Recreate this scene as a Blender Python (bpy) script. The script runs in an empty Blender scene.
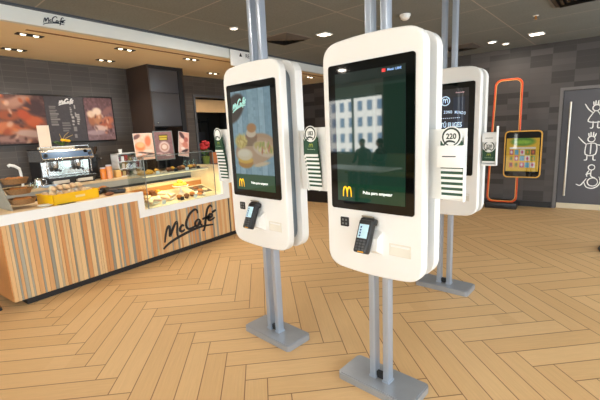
import bpy, bmesh, math, random
import numpy as np
from mathutils import Matrix, Vector
random.seed(7)
rng = np.random.default_rng(11)
SC = bpy.context.scene
COL = SC.collection
PI = math.pi

# ------------------------------------------------------------------ colour / materials
def lin(c):
    out = []
    for v in c[:3]:
        v = v / 255.0
        out.append(v / 12.92 if v <= 0.04045 else ((v + 0.055) / 1.055) ** 2.4)
    return tuple(out)

def rgba(c):
    return (*lin(c), 1.0)

class NT:
    """small expression builder on a node tree"""
    def __init__(s, tree):
        s.t = tree
    def new(s, kind, **kw):
        n = s.t.nodes.new(kind)
        for k, v in kw.items():
            setattr(n, k, v)
        return n
    def link(s, a, b):
        s.t.links.new(a, b)
    def math(s, op, *args):
        n = s.new('ShaderNodeMath', operation=op)
        for i, a in enumerate(args):
            a = a.s if isinstance(a, X) else a
            if isinstance(a, (int, float)):
                n.inputs[i].default_value = a
            else:
                s.link(a, n.inputs[i])
        return X(s, n.outputs[0])
    def mixc(s, fac, a, b, blend='MIX'):
        n = s.new('ShaderNodeMix', data_type='RGBA', blend_type=blend)
        for i, v in ((0, fac), (6, a), (7, b)):
            v = v.s if isinstance(v, X) else v
            if isinstance(v, (int, float)):
                n.inputs[i].default_value = v
            elif isinstance(v, tuple):
                n.inputs[i].default_value = v
            else:
                s.link(v, n.inputs[i])
        return n.outputs[2]
    def vec(s, x, y, z=0.0):
        n = s.new('ShaderNodeCombineXYZ')
        for i, a in enumerate((x, y, z)):
            a = a.s if isinstance(a, X) else a
            if isinstance(a, (int, float)):
                n.inputs[i].default_value = a
            else:
                s.link(a, n.inputs[i])
        return n.outputs[0]
    def pos(s):
        g = s.new('ShaderNodeNewGeometry')
        sp = s.new('ShaderNodeSeparateXYZ')
        s.link(g.outputs['Position'], sp.inputs[0])
        return tuple(X(s, o) for o in sp.outputs)
    def noise(s, vec, scale=5.0, detail=3.0, rough=0.55):
        n = s.new('ShaderNodeTexNoise')
        n.inputs['Scale'].default_value = scale
        n.inputs['Detail'].default_value = detail
        n.inputs['Roughness'].default_value = rough
        if vec is not None:
            s.link(vec, n.inputs['Vector'])
        return X(s, n.outputs['Fac'])
    def white(s, vec):
        n = s.new('ShaderNodeTexWhiteNoise', noise_dimensions='3D')
        s.link(vec, n.inputs['Vector'])
        return X(s, n.outputs['Value'])

class X:
    def __init__(s, nt, sock):
        s.n, s.s = nt, sock
    def __add__(s, o): return s.n.math('ADD', s, o)
    def __radd__(s, o): return s.n.math('ADD', o, s)
    def __sub__(s, o): return s.n.math('SUBTRACT', s, o)
    def __rsub__(s, o): return s.n.math('SUBTRACT', o, s)
    def __mul__(s, o): return s.n.math('MULTIPLY', s, o)
    def __rmul__(s, o): return s.n.math('MULTIPLY', o, s)
    def __truediv__(s, o): return s.n.math('DIVIDE', s, o)
    def floor(s): return s.n.math('FLOOR', s)
    def fract(s): return s.n.math('FRACT', s)
    def mod(s, o): return s.n.math('FLOORED_MODULO', s, o)
    def lt(s, o): return s.n.math('LESS_THAN', s, o)
    def gt(s, o): return s.n.math('GREATER_THAN', s, o)
    def min(s, o): return s.n.math('MINIMUM', s, o)
    def max(s, o): return s.n.math('MAXIMUM', s, o)

def sel(f, a, b):
    return b + (a - b) * f

def new_mat(name):
    m = bpy.data.materials.new(name)
    m.use_nodes = True
    t = m.node_tree
    b = t.nodes['Principled BSDF']
    return m, NT(t), b

MATS = {}
def mat(name, c, rough=0.5, metal=0.0, var=0.06, scale=8.0, stretch=(1, 1, 1), bump=0.0, coat=0.0, spec=None):
    """plain painted / moulded surface with a little procedural variation"""
    if name in MATS:
        return MATS[name]
    m, n, b = new_mat(name)
    tc = n.new('ShaderNodeTexCoord')
    mp = n.new('ShaderNodeMapping')
    mp.inputs['Scale'].default_value = stretch
    n.link(tc.outputs['Object'], mp.inputs[0])
    f = n.noise(mp.outputs[0], scale)
    l = lin(c)
    lo = tuple(max(0, v * (1 - var * 1.6)) for v in l) + (1,)
    hi = tuple(min(1, v * (1 + var * 1.6)) for v in l) + (1,)
    n.link(n.mixc(f, lo, hi), b.inputs['Base Color'])
    b.inputs['Roughness'].default_value = rough
    b.inputs['Metallic'].default_value = metal
    b.inputs['Coat Weight'].default_value = coat
    if spec is not None:
        b.inputs['Specular IOR Level'].default_value = spec
    if bump:
        bp = n.new('ShaderNodeBump')
        bp.inputs['Strength'].default_value = bump
        bp.inputs['Distance'].default_value = 0.01
        n.link(f.s, bp.inputs['Height'])
        n.link(bp.outputs[0], b.inputs['Normal'])
    MATS[name] = m
    return m

def emit_mat(name, c, strength):
    if name in MATS:
        return MATS[name]
    m, n, b = new_mat(name)
    b.inputs['Base Color'].default_value = rgba(c)
    b.inputs['Emission Color'].default_value = rgba(c)
    b.inputs['Emission Strength'].default_value = strength
    MATS[name] = m
    return m

def attr_mat(name, rough=0.5, emit=0.0, grain=0.0, base=1.0, spec=0.5):
    """colour read from the mesh's own painted attribute (printed pictures, screens, strips)"""
    if name in MATS:
        return MATS[name]
    m, n, b = new_mat(name)
    a = n.new('ShaderNodeAttribute')
    a.attribute_name = 'Col'
    src = a.outputs['Color']
    if grain:
        tc = n.new('ShaderNodeTexCoord')
        mp = n.new('ShaderNodeMapping')
        mp.inputs['Scale'].default_value = (60, 60, 3)
        n.link(tc.outputs['Object'], mp.inputs[0])
        f = n.noise(mp.outputs[0], 1.0, 4)
        src = n.mixc(1.0, src, n.mixc(f, (1 - grain,) * 3 + (1,), (1 + grain,) * 3 + (1,)), 'MULTIPLY')
    if emit:
        n.link(src, b.inputs['Emission Color'])
        b.inputs['Emission Strength'].default_value = emit
        b.inputs['Base Color'].default_value = (0.008, 0.009, 0.009, 1)
    else:
        n.link(src, b.inputs['Base Color'])
    b.inputs['Roughness'].default_value = rough
    b.inputs['Specular IOR Level'].default_value = spec
    MATS[name] = m
    return m

def glass_mat(name, tint=(0.93, 0.97, 0.95), rough=0.02, refl=0.6):
    if name in MATS:
        return MATS[name]
    m, n, b = new_mat(name)
    n.t.nodes.remove(b)
    out = [x for x in n.t.nodes if x.type == 'OUTPUT_MATERIAL'][0]
    tr = n.new('ShaderNodeBsdfTransparent')
    tr.inputs[0].default_value = (*tint, 1)
    gl = n.new('ShaderNodeBsdfGlossy')
    gl.inputs['Roughness'].default_value = rough
    fr = n.new('ShaderNodeFresnel')
    fr.inputs[0].default_value = 1.45
    fac = X(n, fr.outputs[0]) * refl
    mx = n.new('ShaderNodeMixShader')
    n.link(fac.s, mx.inputs[0])
    n.link(tr.outputs[0], mx.inputs[1])
    n.link(gl.outputs[0], mx.inputs[2])
    n.link(mx.outputs[0], out.inputs[0])
    MATS[name] = m
    return m

# ------------------------------------------------------------------ mesh building
def frame(o, r, u):
    """matrix whose x axis is r, y axis u, z axis r x u, at o"""
    r = Vector(r).normalized(); u = Vector(u).normalized(); n = r.cross(u)
    M = Matrix.Identity(4)
    for i, v in enumerate((r, u, n)):
        M[0][i], M[1][i], M[2][i] = v
    M[0][3], M[1][3], M[2][3] = o
    return M

class MB:
    def __init__(s):
        s.bm = bmesh.new()
        s.cl = None
    def _col(s, vs, col):
        if col is None:
            return
        if s.cl is None:
            s.cl = {}
        for v in vs:
            s.cl[v] = col
    def box(s, lo, hi, col=None, M=None, bev=0.0, seg=2):
        lo, hi = Vector(lo), Vector(hi)
        c = (lo + hi) / 2; d = hi - lo
        r = bmesh.ops.create_cube(s.bm, size=1.0)
        vs = r['verts']
        for v in vs:
            v.co = Vector((v.co.x * d.x, v.co.y * d.y, v.co.z * d.z)) + c
        if bev:
            es = list({e for v in vs for e in v.link_edges})
            rb = bmesh.ops.bevel(s.bm, geom=es, offset=min(bev, 0.49 * min(abs(x) for x in d)), segments=seg, affect='EDGES', profile=0.5)
            vs = list({v for f in rb['faces'] for v in f.verts} | {v for v in vs if v.is_valid})
        if M is not None:
            bmesh.ops.transform(s.bm, matrix=M, verts=vs)
        s._col(vs, col)
        return s
    def cyl(s, p0, p1, r0, r1=None, seg=20, M=None):
        p0, p1 = Vector(p0), Vector(p1)
        r1 = r0 if r1 is None else r1
        d = p1 - p0
        r = bmesh.ops.create_cone(s.bm, cap_ends=True, segments=seg, radius1=r0, radius2=r1, depth=d.length)
        T = Matrix.Translation((p0 + p1) / 2) @ d.to_track_quat('Z', 'Y').to_matrix().to_4x4()
        if M is not None:
            T = M @ T
        bmesh.ops.transform(s.bm, matrix=T, verts=r['verts'])
        return s
    def ball(s, c, r, M=None, u=16, v=10):
        r = (r, r, r) if isinstance(r, (int, float)) else r
        g = bmesh.ops.create_uvsphere(s.bm, u_segments=u, v_segments=v, radius=1.0)
        T = Matrix.Translation(c) @ (M if M is not None else Matrix.Identity(4)) @ Matrix.Diagonal((*r, 1))
        bmesh.ops.transform(s.bm, matrix=T, verts=g['verts'])
        return s
    def tube(s, path, r, seg=10, closed=False, radii=None):
        P = [Vector(p) for p in path]
        n = len(P)
        rings = []
        prev = None
        for i in range(n):
            if closed:
                t = (P[(i + 1) % n] - P[i - 1])
            else:
                t = P[min(i + 1, n - 1)] - P[max(i - 1, 0)]
            t.normalize()
            if prev is None:
                a = Vector((0, 0, 1)) if abs(t.z) < 0.9 else Vector((1, 0, 0))
                nrm = (a - t * a.dot(t)).normalized()
            else:
                nrm = (prev - t * prev.dot(t)).normalized()
            prev = nrm
            b = t.cross(nrm)
            rr = radii[i] if radii else r
            rings.append([s.bm.verts.new(P[i] + (nrm * math.cos(2 * PI * k / seg) + b * math.sin(2 * PI * k / seg)) * rr) for k in range(seg)])
        m = n if closed else n - 1
        for i in range(m):
            A, B = rings[i], rings[(i + 1) % n]
            off = 0
            if closed and i == n - 1:
                off = min(range(seg), key=lambda q: (B[q].co - A[0].co).length)
            for k in range(seg):
                s.bm.faces.new((A[k], A[(k + 1) % seg], B[(k + 1 + off) % seg], B[(k + off) % seg]))
        if not closed:
            s.bm.faces.new(list(reversed(rings[0])))
            s.bm.faces.new(rings[-1])
        return s
    def lathe(s, prof, c=(0, 0, 0), seg=24):
        c = Vector(c)
        rings = []
        for r, z in prof:
            if r < 1e-6:
                rings.append([s.bm.verts.new(c + Vector((0, 0, z)))])
            else:
                rings.append([s.bm.verts.new(c + Vector((r * math.cos(2 * PI * k / seg), r * math.sin(2 * PI * k / seg), z))) for k in range(seg)])
        for A, B in zip(rings, rings[1:]):
            for k in range(seg):
                k2 = (k + 1) % seg
                if len(A) == 1 and len(B) == 1:
                    continue
                if len(A) == 1:
                    s.bm.faces.new((A[0], B[k2], B[k]))
                elif len(B) == 1:
                    s.bm.faces.new((A[k], A[k2], B[0]))
                else:
                    s.bm.faces.new((A[k], A[k2], B[k2], B[k]))
        return s
    def loft(s, loops, caps=True):
        """loops: lists of equal length of 3-D points"""
        R = [[s.bm.verts.new(p) for p in L] for L in loops]
        n = len(R[0])
        for A, B in zip(R, R[1:]):
            for k in range(n):
                s.bm.faces.new((A[k], A[(k + 1) % n], B[(k + 1) % n], B[k]))
        if caps:
            s.bm.faces.new(list(reversed(R[0])))
            s.bm.faces.new(R[-1])
        return s
    def prism(s, pts, M, depth):
        """2-D outline in M's xy plane, extruded along M's z from 0 to depth"""
        s.loft([[M @ Vector((x, y, 0)) for x, y in pts], [M @ Vector((x, y, depth)) for x, y in pts]])
        return s
    def ribbon(s, pts, w, M, depth, widths=None):
        """brush stroke of width w along 2-D points"""
        P = [Vector((x, y)) for x, y in pts]
        # smooth the polyline with Catmull-Rom
        Q = []; W = []
        n = len(P)
        for i in range(n - 1):
            p0, p1, p2, p3 = P[max(i - 1, 0)], P[i], P[i + 1], P[min(i + 2, n - 1)]
            for k in range(5):
                t = k / 5
                Q.append(0.5 * ((2 * p1) + (p2 - p0) * t + (2 * p0 - 5 * p1 + 4 * p2 - p3) * t * t + (3 * p1 - p0 - 3 * p2 + p3) * t ** 3))
        Q.append(P[-1])
        L, R = [], []
        m = len(Q)
        for i in range(m):
            t = Q[min(i + 1, m - 1)] - Q[max(i - 1, 0)]
            if t.length < 1e-9:
                t = Vector((1, 0))
            t.normalize()
            nr = Vector((-t.y, t.x))
            ww = w * (0.55 + 0.45 * math.sin(PI * min(1, (i + 1.2) / (m + 1)))) / 2
            L.append(Q[i] + nr * ww); R.append(Q[i] - nr * ww)
        top = [(s.bm.verts.new(M @ Vector((a.x, a.y, depth))), s.bm.verts.new(M @ Vector((b.x, b.y, depth)))) for a, b in zip(L, R)]
        bot = [(s.bm.verts.new(M @ Vector((a.x, a.y, 0))), s.bm.verts.new(M @ Vector((b.x, b.y, 0)))) for a, b in zip(L, R)]
        for i in range(m - 1):
            s.bm.faces.new((top[i][1], top[i + 1][1], top[i + 1][0], top[i][0]))
            s.bm.faces.new((bot[i][0], bot[i + 1][0], bot[i + 1][1], bot[i][1]))
            s.bm.faces.new((top[i][0], top[i + 1][0], bot[i + 1][0], bot[i][0]))
            s.bm.faces.new((top[i + 1][1], top[i][1], bot[i][1], bot[i + 1][1]))
        s.bm.faces.new((top[0][1], top[0][0], bot[0][0], bot[0][1]))
        s.bm.faces.new((top[-1][0], top[-1][1], bot[-1][1], bot[-1][0]))
        return s
    def text(s, txt, size, M, depth=0.001, align='CENTER', sx=1.0, shear=0.0, bold=0.0):
        cu = bpy.data.curves.new('glyphs', 'FONT')
        cu.body = txt; cu.size = size; cu.align_x = align; cu.align_y = 'CENTER'
        cu.extrude = depth / 2; cu.shear = shear; cu.offset = bold; cu.resolution_u = 3
        ob = bpy.data.objects.new('glyphs', cu)
        me = bpy.data.meshes.new_from_object(ob)
        me.transform(M @ Matrix.Translation((0, 0, depth / 2)) @ Matrix.Diagonal((sx, 1, 1, 1)))
        s.bm.from_mesh(me)
        bpy.data.objects.remove(ob); bpy.data.curves.remove(cu); bpy.data.meshes.remove(me)
        return s

def obj(name, mb, m, parent=None, world=False, loc=None, rotz=0.0, smooth=35):
    """link a builder as ONE mesh object"""
    bm = mb.bm
    bmesh.ops.recalc_face_normals(bm, faces=bm.faces[:])
    me = bpy.data.meshes.new(name)
    cols = None
    if mb.cl is not None:
        bm.verts.index_update()
        cols = {v.index: c for v, c in mb.cl.items() if v.is_valid}
    bm.to_mesh(me); bm.free()
    if cols is not None:
        a = me.color_attributes.new('Col', 'FLOAT_COLOR', 'POINT')
        for i in range(len(me.vertices)):
            a.data[i].color = (*cols.get(i, (0.5, 0.5, 0.5)), 1)
    me.materials.append(m)
    if smooth:
        me.shade_smooth()
        me.set_sharp_from_angle(angle=math.radians(smooth))
    o = bpy.data.objects.new(name, me)
    COL.objects.link(o)
    if parent is not None:
        o.parent = parent
        if world:
            p = parent
            off = Vector((0, 0, 0))
            while p is not None:
                off += p.location; p = p.parent
            me.transform(Matrix.Translation(-off))
    elif world and loc is not None:
        me.transform(Matrix.Translation(-Vector(loc)))
    if loc is not None:
        o.location = loc
    if rotz:
        o.rotation_euler = (0, 0, rotz)
    return o

def tag(o, label=None, cat=None, group=None, kind=None):
    if label: o['label'] = label
    if cat: o['category'] = cat
    if group: o['group'] = group
    if kind: o['kind'] = kind
    return o

def thing(name, label, cat, loc=(0, 0, 0), rotz=0.0, group=None):
    o = bpy.data.objects.new(name, None)
    o.empty_display_size = 0.1
    COL.objects.link(o)
    o.location = loc; o.rotation_euler = (0, 0, rotz)
    return tag(o, label, cat, group)

def copy_tree(o, loc=None, rotz=None, label=None, parent=None):
    c = o.copy(); COL.objects.link(c)
    if parent is not None:
        c.parent = parent
    if loc is not None: c.location = loc
    if rotz is not None: c.rotation_euler = (0, 0, rotz)
    if label: c['label'] = label
    for ch in list(o.children):
        copy_tree(ch, parent=c)
    return c

def struct(name, mb, m, label=None, parent=None, **kw):
    o = obj(name, mb, m, parent, **kw)
    if parent is None:
        tag(o, label, None, None, 'structure')
    return o

# ------------------------------------------------------------------ painted pictures
class Pic:
    def __init__(s, w, h, bg):
        s.w, s.h = w, h
        s.a = np.empty((h, w, 3)); s.a[:] = bg
        ys, xs = np.mgrid[0:h, 0:w]
        s.x = xs / (w - 1); s.y = ys / (h - 1)
    def mix(s, m, c):
        s.a = s.a * (1 - m[..., None]) + np.array(c, float) * m[..., None]
        return s
    def rect(s, x0, y0, x1, y1, c, al=1.0):
        m = ((s.x >= x0) & (s.x <= x1) & (s.y >= y0) & (s.y <= y1)).astype(float) * al
        return s.mix(m, c)
    def ell(s, cx, cy, rx, ry, c, rot=0.0, soft=0.12, al=1.0):
        dx, dy = s.x - cx, (s.y - cy)
        co, si = math.cos(rot), math.sin(rot)
        u = (dx * co + dy * si) / rx; v = (-dx * si + dy * co) / ry
        d = np.sqrt(u * u + v * v)
        return s.mix(np.clip((1 + soft - d) / (2 * soft), 0, 1) * al, c)
    def grad(s, c0, c1):
        s.a = np.array(c0, float) * (1 - s.y[..., None]) + np.array(c1, float) * s.y[..., None]
        return s
    def speck(s, amt, cell=1):
        h, w = s.h // cell + 1, s.w // cell + 1
        n = rng.normal(0, amt, (h, w))
        n = np.kron(n, np.ones((cell, cell)))[:s.h, :s.w]
        s.a = s.a + n[..., None]
        return s
    def lines(s, x0, x1, y0, y1, n, c, al=0.8, var=0.4):
        for i in range(n):
            y = y0 + (y1 - y0) * i / max(1, n - 1)
            hh = (y1 - y0) / max(1, n - 1) * 0.27
            s.rect(x0, y - hh, x1 - (x1 - x0) * var * rng.random(), y + hh, c, al)
        return s

def picture(name, pic, M, w, h, m, parent=None, th=0.002, **kw):
    """a flat printed / displayed picture: grid of w x h metres in M's xy plane, centred"""
    W, H = pic.w, pic.h
    a = np.clip(pic.a, 0, 255) / 255.0
    l = np.where(a <= 0.04045, a / 12.92, ((a + 0.055) / 1.055) ** 2.4)
    verts, cols, faces = [], [], []
    for j in range(H):
        for i in range(W):
            verts.append(M @ Vector(((i / (W - 1) - 0.5) * w, (0.5 - j / (H - 1)) * h, th)))
            cols.append(l[j, i])
    for j in range(H - 1):
        for i in range(W - 1):
            k = j * W + i
            faces.append((k, k + W, k + W + 1, k + 1))
    n = len(verts)
    rim = [i for i in range(W)] + [W * j + W - 1 for j in range(1, H)] + [W * (H - 1) + i for i in range(W - 2, -1, -1)] + [W * j for j in range(H - 2, 0, -1)]
    back = []
    for k in rim:
        j, i = divmod(k, W)
        back.append(len(verts))
        verts.append(M @ Vector(((i / (W - 1) - 0.5) * w, (0.5 - j / (H - 1)) * h, 0)))
        cols.append(l[j, i])
    for q in range(len(rim)):
        q2 = (q + 1) % len(rim)
        faces.append((rim[q], rim[q2], back[q2], back[q]))
    faces.append(tuple(back))
    me = bpy.data.meshes.new(name)
    me.from_pydata([tuple(v) for v in verts], [], faces)
    at = me.color_attributes.new('Col', 'FLOAT_COLOR', 'POINT')
    buf = np.ones((len(verts), 4), np.float32); buf[:, :3] = np.array(cols)
    at.data.foreach_set('color', buf.ravel())
    me.materials.append(m); me.update()
    o = bpy.data.objects.new(name, me); COL.objects.link(o)
    if parent is not None:
        o.parent = parent
    return o

def arches(mb, M, w, h, t, depth):
    """two joined arches, as on the screens' footer"""
    for sgn in (-1, 1):
        pts = []
        for k in range(9):
            a = PI * (1 - k / 8)
            pts.append((sgn * w / 4 + math.cos(a) * w / 4, math.sin(a) ** 0.75 * h - h / 2))
        mb.ribbon(pts, t, M, depth)
    return mb

# ------------------------------------------------------------------ shared materials
def herringbone():
    m, n, b = new_mat('herringbone_oak')
    x, y, z = n.pos()
    w = 0.16; N = 6
    ax, ay = -1.033, 2.824
    vax, vay, vbx, vby = 0.1088, 0.0963, -0.1162, 0.1299      # plank-width steps along and across
    det = vax * vby - vbx * vay
    a = (x - ax) * (vby / det) - (y - ay) * (vbx / det)
    bb = (y - ay) * (vax / det) - (x - ax) * (vay / det)
    i, j = a.floor(), bb.floor()
    k = (i + j).mod(2 * N)
    hz = k.lt(N - 0.5)
    si = i - k
    k2 = k - N
    sj = j - k2
    along = sel(hz, (a - si) / N, (bb - sj) / N)
    across = sel(hz, bb - j, a - i)
    ida = sel(hz, si, i + 0.37)
    idb = sel(hz, j, sj + 0.61)
    rnd = n.white(n.vec(ida, idb, hz))
    e = (across.min(1 - across) * w).min((along.min(1 - along)) * (w * N))
    seam = n.math('SMOOTHSTEP', 0.0, 1.0, 0.0) if False else n.math('MULTIPLY_ADD', e, -1 / 0.0018, 2.4)
    seam = seam.max(0.0).min(1.0)
    g = n.noise(n.vec(along * 1.6 + rnd * 40, across * 5.0 + rnd * 13, rnd * 9), 2.6, 5, 0.62)
    g2 = n.noise(n.vec(along * 4 + rnd * 17, across * 22.0, rnd * 5), 3.0, 3, 0.6)
    c = n.mixc(rnd, rgba((210, 170, 120)), rgba((219, 181, 131)))
    c = n.mixc(1.0, c, n.mixc(g, (0.86, 0.84, 0.80, 1), (1.12, 1.12, 1.11, 1)), 'MULTIPLY')
    c = n.mixc(1.0, c, n.mixc(g2, (0.93, 0.92, 0.90, 1), (1.05, 1.05, 1.05, 1)), 'MULTIPLY')
    c = n.mixc(seam * 0.85, c, rgba((105, 66, 34)))
    n.link(c, b.inputs['Base Color'])
    n.link((0.36 + g * 0.16).s, b.inputs['Roughness'])
    b.inputs['Specular IOR Level'].default_value = 0.4
    return m

def tile_mat(name, axis, tw, thh, light, dark, share, grout, off=0.0, gl=0.5):
    """stack-bonded wall tiles, a share of them darker; axis 0 = runs along x, 1 = along y"""
    m, n, b = new_mat(name)
    p = n.pos()
    u = p[axis] / tw + off; v = p[2] / thh
    iu, iv = u.floor(), v.floor()
    r = n.white(n.vec(iu, iv, 3.0))
    r2 = n.white(n.vec(iu, iv, 8.0))
    fu, fv = u - iu, v - iv
    e = (fu.min(1 - fu) * tw).min(fv.min(1 - fv) * thh)
    g = e.lt(0.0022)
    isd = r.lt(share)
    nn = n.noise(n.vec(p[axis] * 2, v * 6, 0.0), 3.0, 3)
    c = n.mixc(r2, rgba(light), rgba(tuple(q * 0.86 for q in light)))
    c = n.mixc(isd, c, rgba(dark))
    c = n.mixc(1.0, c, n.mixc(nn, (0.86, 0.86, 0.86, 1), (1.12, 1.12, 1.12, 1)), 'MULTIPLY')
    c = n.mixc(g * 0.8, c, rgba(grout))
    n.link(c, b.inputs['Base Color'])
    b.inputs['Roughness'].default_value = gl
    return m

def ceiling_mat():
    m, n, b = new_mat('grey_ceiling_tiles')
    x, y, z = n.pos()
    th = math.radians(-5.0)
    ct, st = math.cos(th), math.sin(th)
    a = (x * ct + y * st) / 1.2 + 0.17
    c = (y * ct - x * st) / 1.2 + 0.88
    fa, fc = a.fract(), c.fract()
    e = (fa.min(1 - fa)).min(fc.min(1 - fc)) * 1.2
    ln = e.lt(0.007)
    r = n.white(n.vec(a.floor(), c.floor(), 1.0))
    f = n.noise(n.vec(x, y, 0.0), 45, 4, 0.7)
    f2 = n.noise(n.vec(x, y, 0.0), 3.0, 3, 0.6)
    col = n.mixc(f, rgba((94, 98, 96)), rgba((136, 140, 137)))
    col = n.mixc(1.0, col, n.mixc(f2, (0.9, 0.9, 0.9, 1), (1.1, 1.1, 1.1, 1)), 'MULTIPLY')
    col = n.mixc(1.0, col, n.mixc(r, (0.95, 0.95, 0.95, 1), (1.04, 1.04, 1.04, 1)), 'MULTIPLY')
    col = n.mixc(ln, col, rgba((156, 150, 140)))
    n.link(col, b.inputs['Base Color'])
    b.inputs['Roughness'].default_value = 0.9
    return m

def wood_mat(name, c, dark=0.78, sc=(3, 40, 40), rough=0.45):
    m, n, b = new_mat(name)
    tc = n.new('ShaderNodeTexCoord')
    mp = n.new('ShaderNodeMapping'); mp.inputs['Scale'].default_value = sc
    n.link(tc.outputs['Object'], mp.inputs[0])
    f = n.noise(mp.outputs[0], 1.0, 5, 0.65)
    l = lin(c)
    n.link(n.mixc(f, tuple(v * dark for v in l) + (1,), tuple(min(1, v * 1.1) for v in l) + (1,)), b.inputs['Base Color'])
    b.inputs['Roughness'].default_value = rough
    return m

FLOOR = herringbone()
CEIL = ceiling_mat()
TILE_FAR = tile_mat('brown_grey_wall_tiles', 0, 0.33, 0.1, (78, 72, 69), (50, 44, 41), 0.36, (66, 61, 58), 0.3)
TILE_BACK = tile_mat('dark_grey_wall_tiles', 1, 0.28, 0.075, (78, 72, 67), (70, 64, 60), 0.3, (98, 92, 86), 0.1, 0.42)
PLASTER = mat('pale_plaster', (222, 216, 205), 0.8, var=0.04, scale=3)
KWHITE = mat('kiosk_white_plastic', (238, 236, 231), 0.32, var=0.015, scale=3, coat=0.15)
WHITE = mat('white_laminate', (240, 240, 236), 0.35, var=0.02, scale=4)
WCARD = mat('white_card', (242, 242, 238), 0.6, var=0.02)
BLACKG = mat('black_glass', (7, 8, 8), 0.04, var=0.1, spec=0.5)
BLACKP = mat('black_plastic', (22, 22, 24), 0.4, var=0.12)
DGREY = mat('dark_grey_laminate', (78, 80, 84), 0.42, var=0.06, scale=3)
ALU = mat('brushed_aluminium', (176, 186, 200), 0.34, 0.5, var=0.05, scale=30, stretch=(4, 4, 0.2))
STEEL = mat('stainless_steel', (196, 196, 194), 0.22, 0.95, var=0.06, scale=14, stretch=(0.4, 1, 6))
BASEM = mat('grey_painted_steel_plate', (156, 160, 165), 0.3, 0.35, var=0.05, scale=12)
GREEN = mat('dark_green_card', (22, 66, 44), 0.55, var=0.06)
YEL = mat('golden_yellow', (250, 190, 20), 0.4, var=0.03)
PALEWOOD = wood_mat('pale_oak_worktop', (236, 208, 164), 0.88, (40, 3, 40))
ENDWOOD = wood_mat('orange_oak_end_panel', (196, 132, 72), 0.78, (40, 40, 3))
DBROWN = wood_mat('dark_brown_laminate', (58, 44, 36), 0.8, (30, 30, 3), 0.5)
SOFFIT = wood_mat('honey_veneer_soffit', (255, 228, 186), 0.96, (12, 1.5, 12), 0.55)
STRIPS = attr_mat('wood_strips', 0.5, 0, 0.16)
PRINT = attr_mat('printed_sheet', 0.45)
SCREEN = attr_mat('lit_screen_behind_glass', 0.03, 0.92, spec=0.9)
SCREEN_DIM = attr_mat('dim_screen_behind_glass', 0.03, 1.2, spec=0.9)
GLASS = glass_mat('clear_glass')
BREAD = mat('baked_bread', (186, 118, 56), 0.7, var=0.25, scale=22, bump=0.3)
CROIS = mat('golden_pastry', (244, 168, 54), 0.6, var=0.22, scale=20, bump=0.3)
BROWNP = mat('brown_pastry', (120, 70, 36), 0.65, var=0.2, scale=24, bump=0.3)
CREAMP = mat('pale_pastry', (244, 226, 190), 0.65, var=0.1, scale=20, bump=0.2)
WICKER = mat('brown_wicker', (146, 108, 68), 0.75, var=0.3, scale=60, bump=0.6)

# ------------------------------------------------------------------ camera
F = 379.14
R = [[0.81108372, 0.5830663, -0.04665722], [0.06779219, -0.17293134, -0.98259807], [-0.58098832, 0.7938063, -0.17978914]]
cam = bpy.data.cameras.new('camera')
cam.sensor_fit = 'HORIZONTAL'; cam.sensor_width = 36.0
cam.lens = F / 600 * 36.0
cam.clip_start = 0.05; cam.clip_end = 200
co = bpy.data.objects.new('camera', cam); COL.objects.link(co)
M = Matrix.Identity(4)
for i in range(3):
    M[i][0] = R[0][i]; M[i][1] = -R[1][i]; M[i][2] = -R[2][i]
M[2][3] = 1.6
co.matrix_world = M
SC.camera = co

# ------------------------------------------------------------------ the room
HC = 2.88            # ceiling
YF = 8.157           # far wall
XB = -6.1            # wall behind the café bar
XE, YS, XW2 = 3.6, -5.0, -9.0   # east wall, south wall, west wall of the dining end
b = MB().box((XW2 - .2, YS - .2, -0.1), (XE + .2, YF + .2, 0.0))
struct('floor', b, FLOOR, 'pale oak herringbone plank floor')
b = MB().box((XW2 - .2, YS - .2, HC), (XE + .2, YF + .2, HC + 0.1))
struct('ceiling', b, CEIL, 'grey tiled ceiling')
struct('wall_far', MB().box((XB - .1, YF, 0), (-0.285, YF + .15, HC)).box((0.87, YF, 0), (XE, YF + .15, HC)).box((-0.285, YF, 2.115), (0.87, YF + .15, HC)), TILE_FAR, 'brown grey tiled far wall')
struct('baseboard_far', MB().box((XB + .02, YF - .02, 0), (-0.3, YF + .01, 0.11)).box((0.885, YF - .02, 0), (XE - .02, YF + .01, 0.11)), BLACKP, 'black skirting of the far wall')

# wall behind the bar, with the hatch into the kitchen
HY0, HY1, HZ0, HZ1 = 5.02, 5.92, 1.02, 2.34
struct('wall_back', MB().box((XB - .15, 0.95, 0), (XB, HY0, HC)).box((XB - .15, HY1, 0), (XB, YF, HC))
       .box((XB - .15, HY0, HZ1), (XB, HY1, HC)).box((XB - .15, HY0, 0), (XB, HY1, HZ0)), TILE_BACK, 'dark grey tiled wall behind the café bar')
# kitchen seen through the hatch
KX = XB - 1.5
struct('wall_kitchen', MB().box((KX - .05, 4.4, 0), (KX, 7.0, HC)).box((KX, 4.35, 0), (XB - .15, 4.4, HC)).box((KX, 7.0, 0), (XB - .15, 7.05, HC)), mat('kitchen_grey', (92, 88, 82), 0.6))
struct('trim_1', MB().box((XB - .15, HY0, 2.06), (XB - .11, HY1, HZ1 - .03)), mat('beige_roller_blind', (206, 170, 122), 0.6, var=0.05), 'beige rolled blind at the top of the kitchen hatch')
struct('trim_2', MB().box((XB - .16, HY0 - .05, HZ1), (XB + .015, HY1 + .05, HZ1 + .05)).box((XB - .16, HY0 - .05, HZ0), (XB + .015, HY0, HZ1)).box((XB - .16, HY1, HZ0), (XB + .015, HY1 + .05, HZ1)), DGREY, 'dark grey frame of the kitchen hatch')
struct('trim_3', MB().box((XB - .16, HY0, HZ0 - .03), (XB + .12, HY1, HZ0)), STEEL, 'steel ledge of the kitchen hatch')
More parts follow.
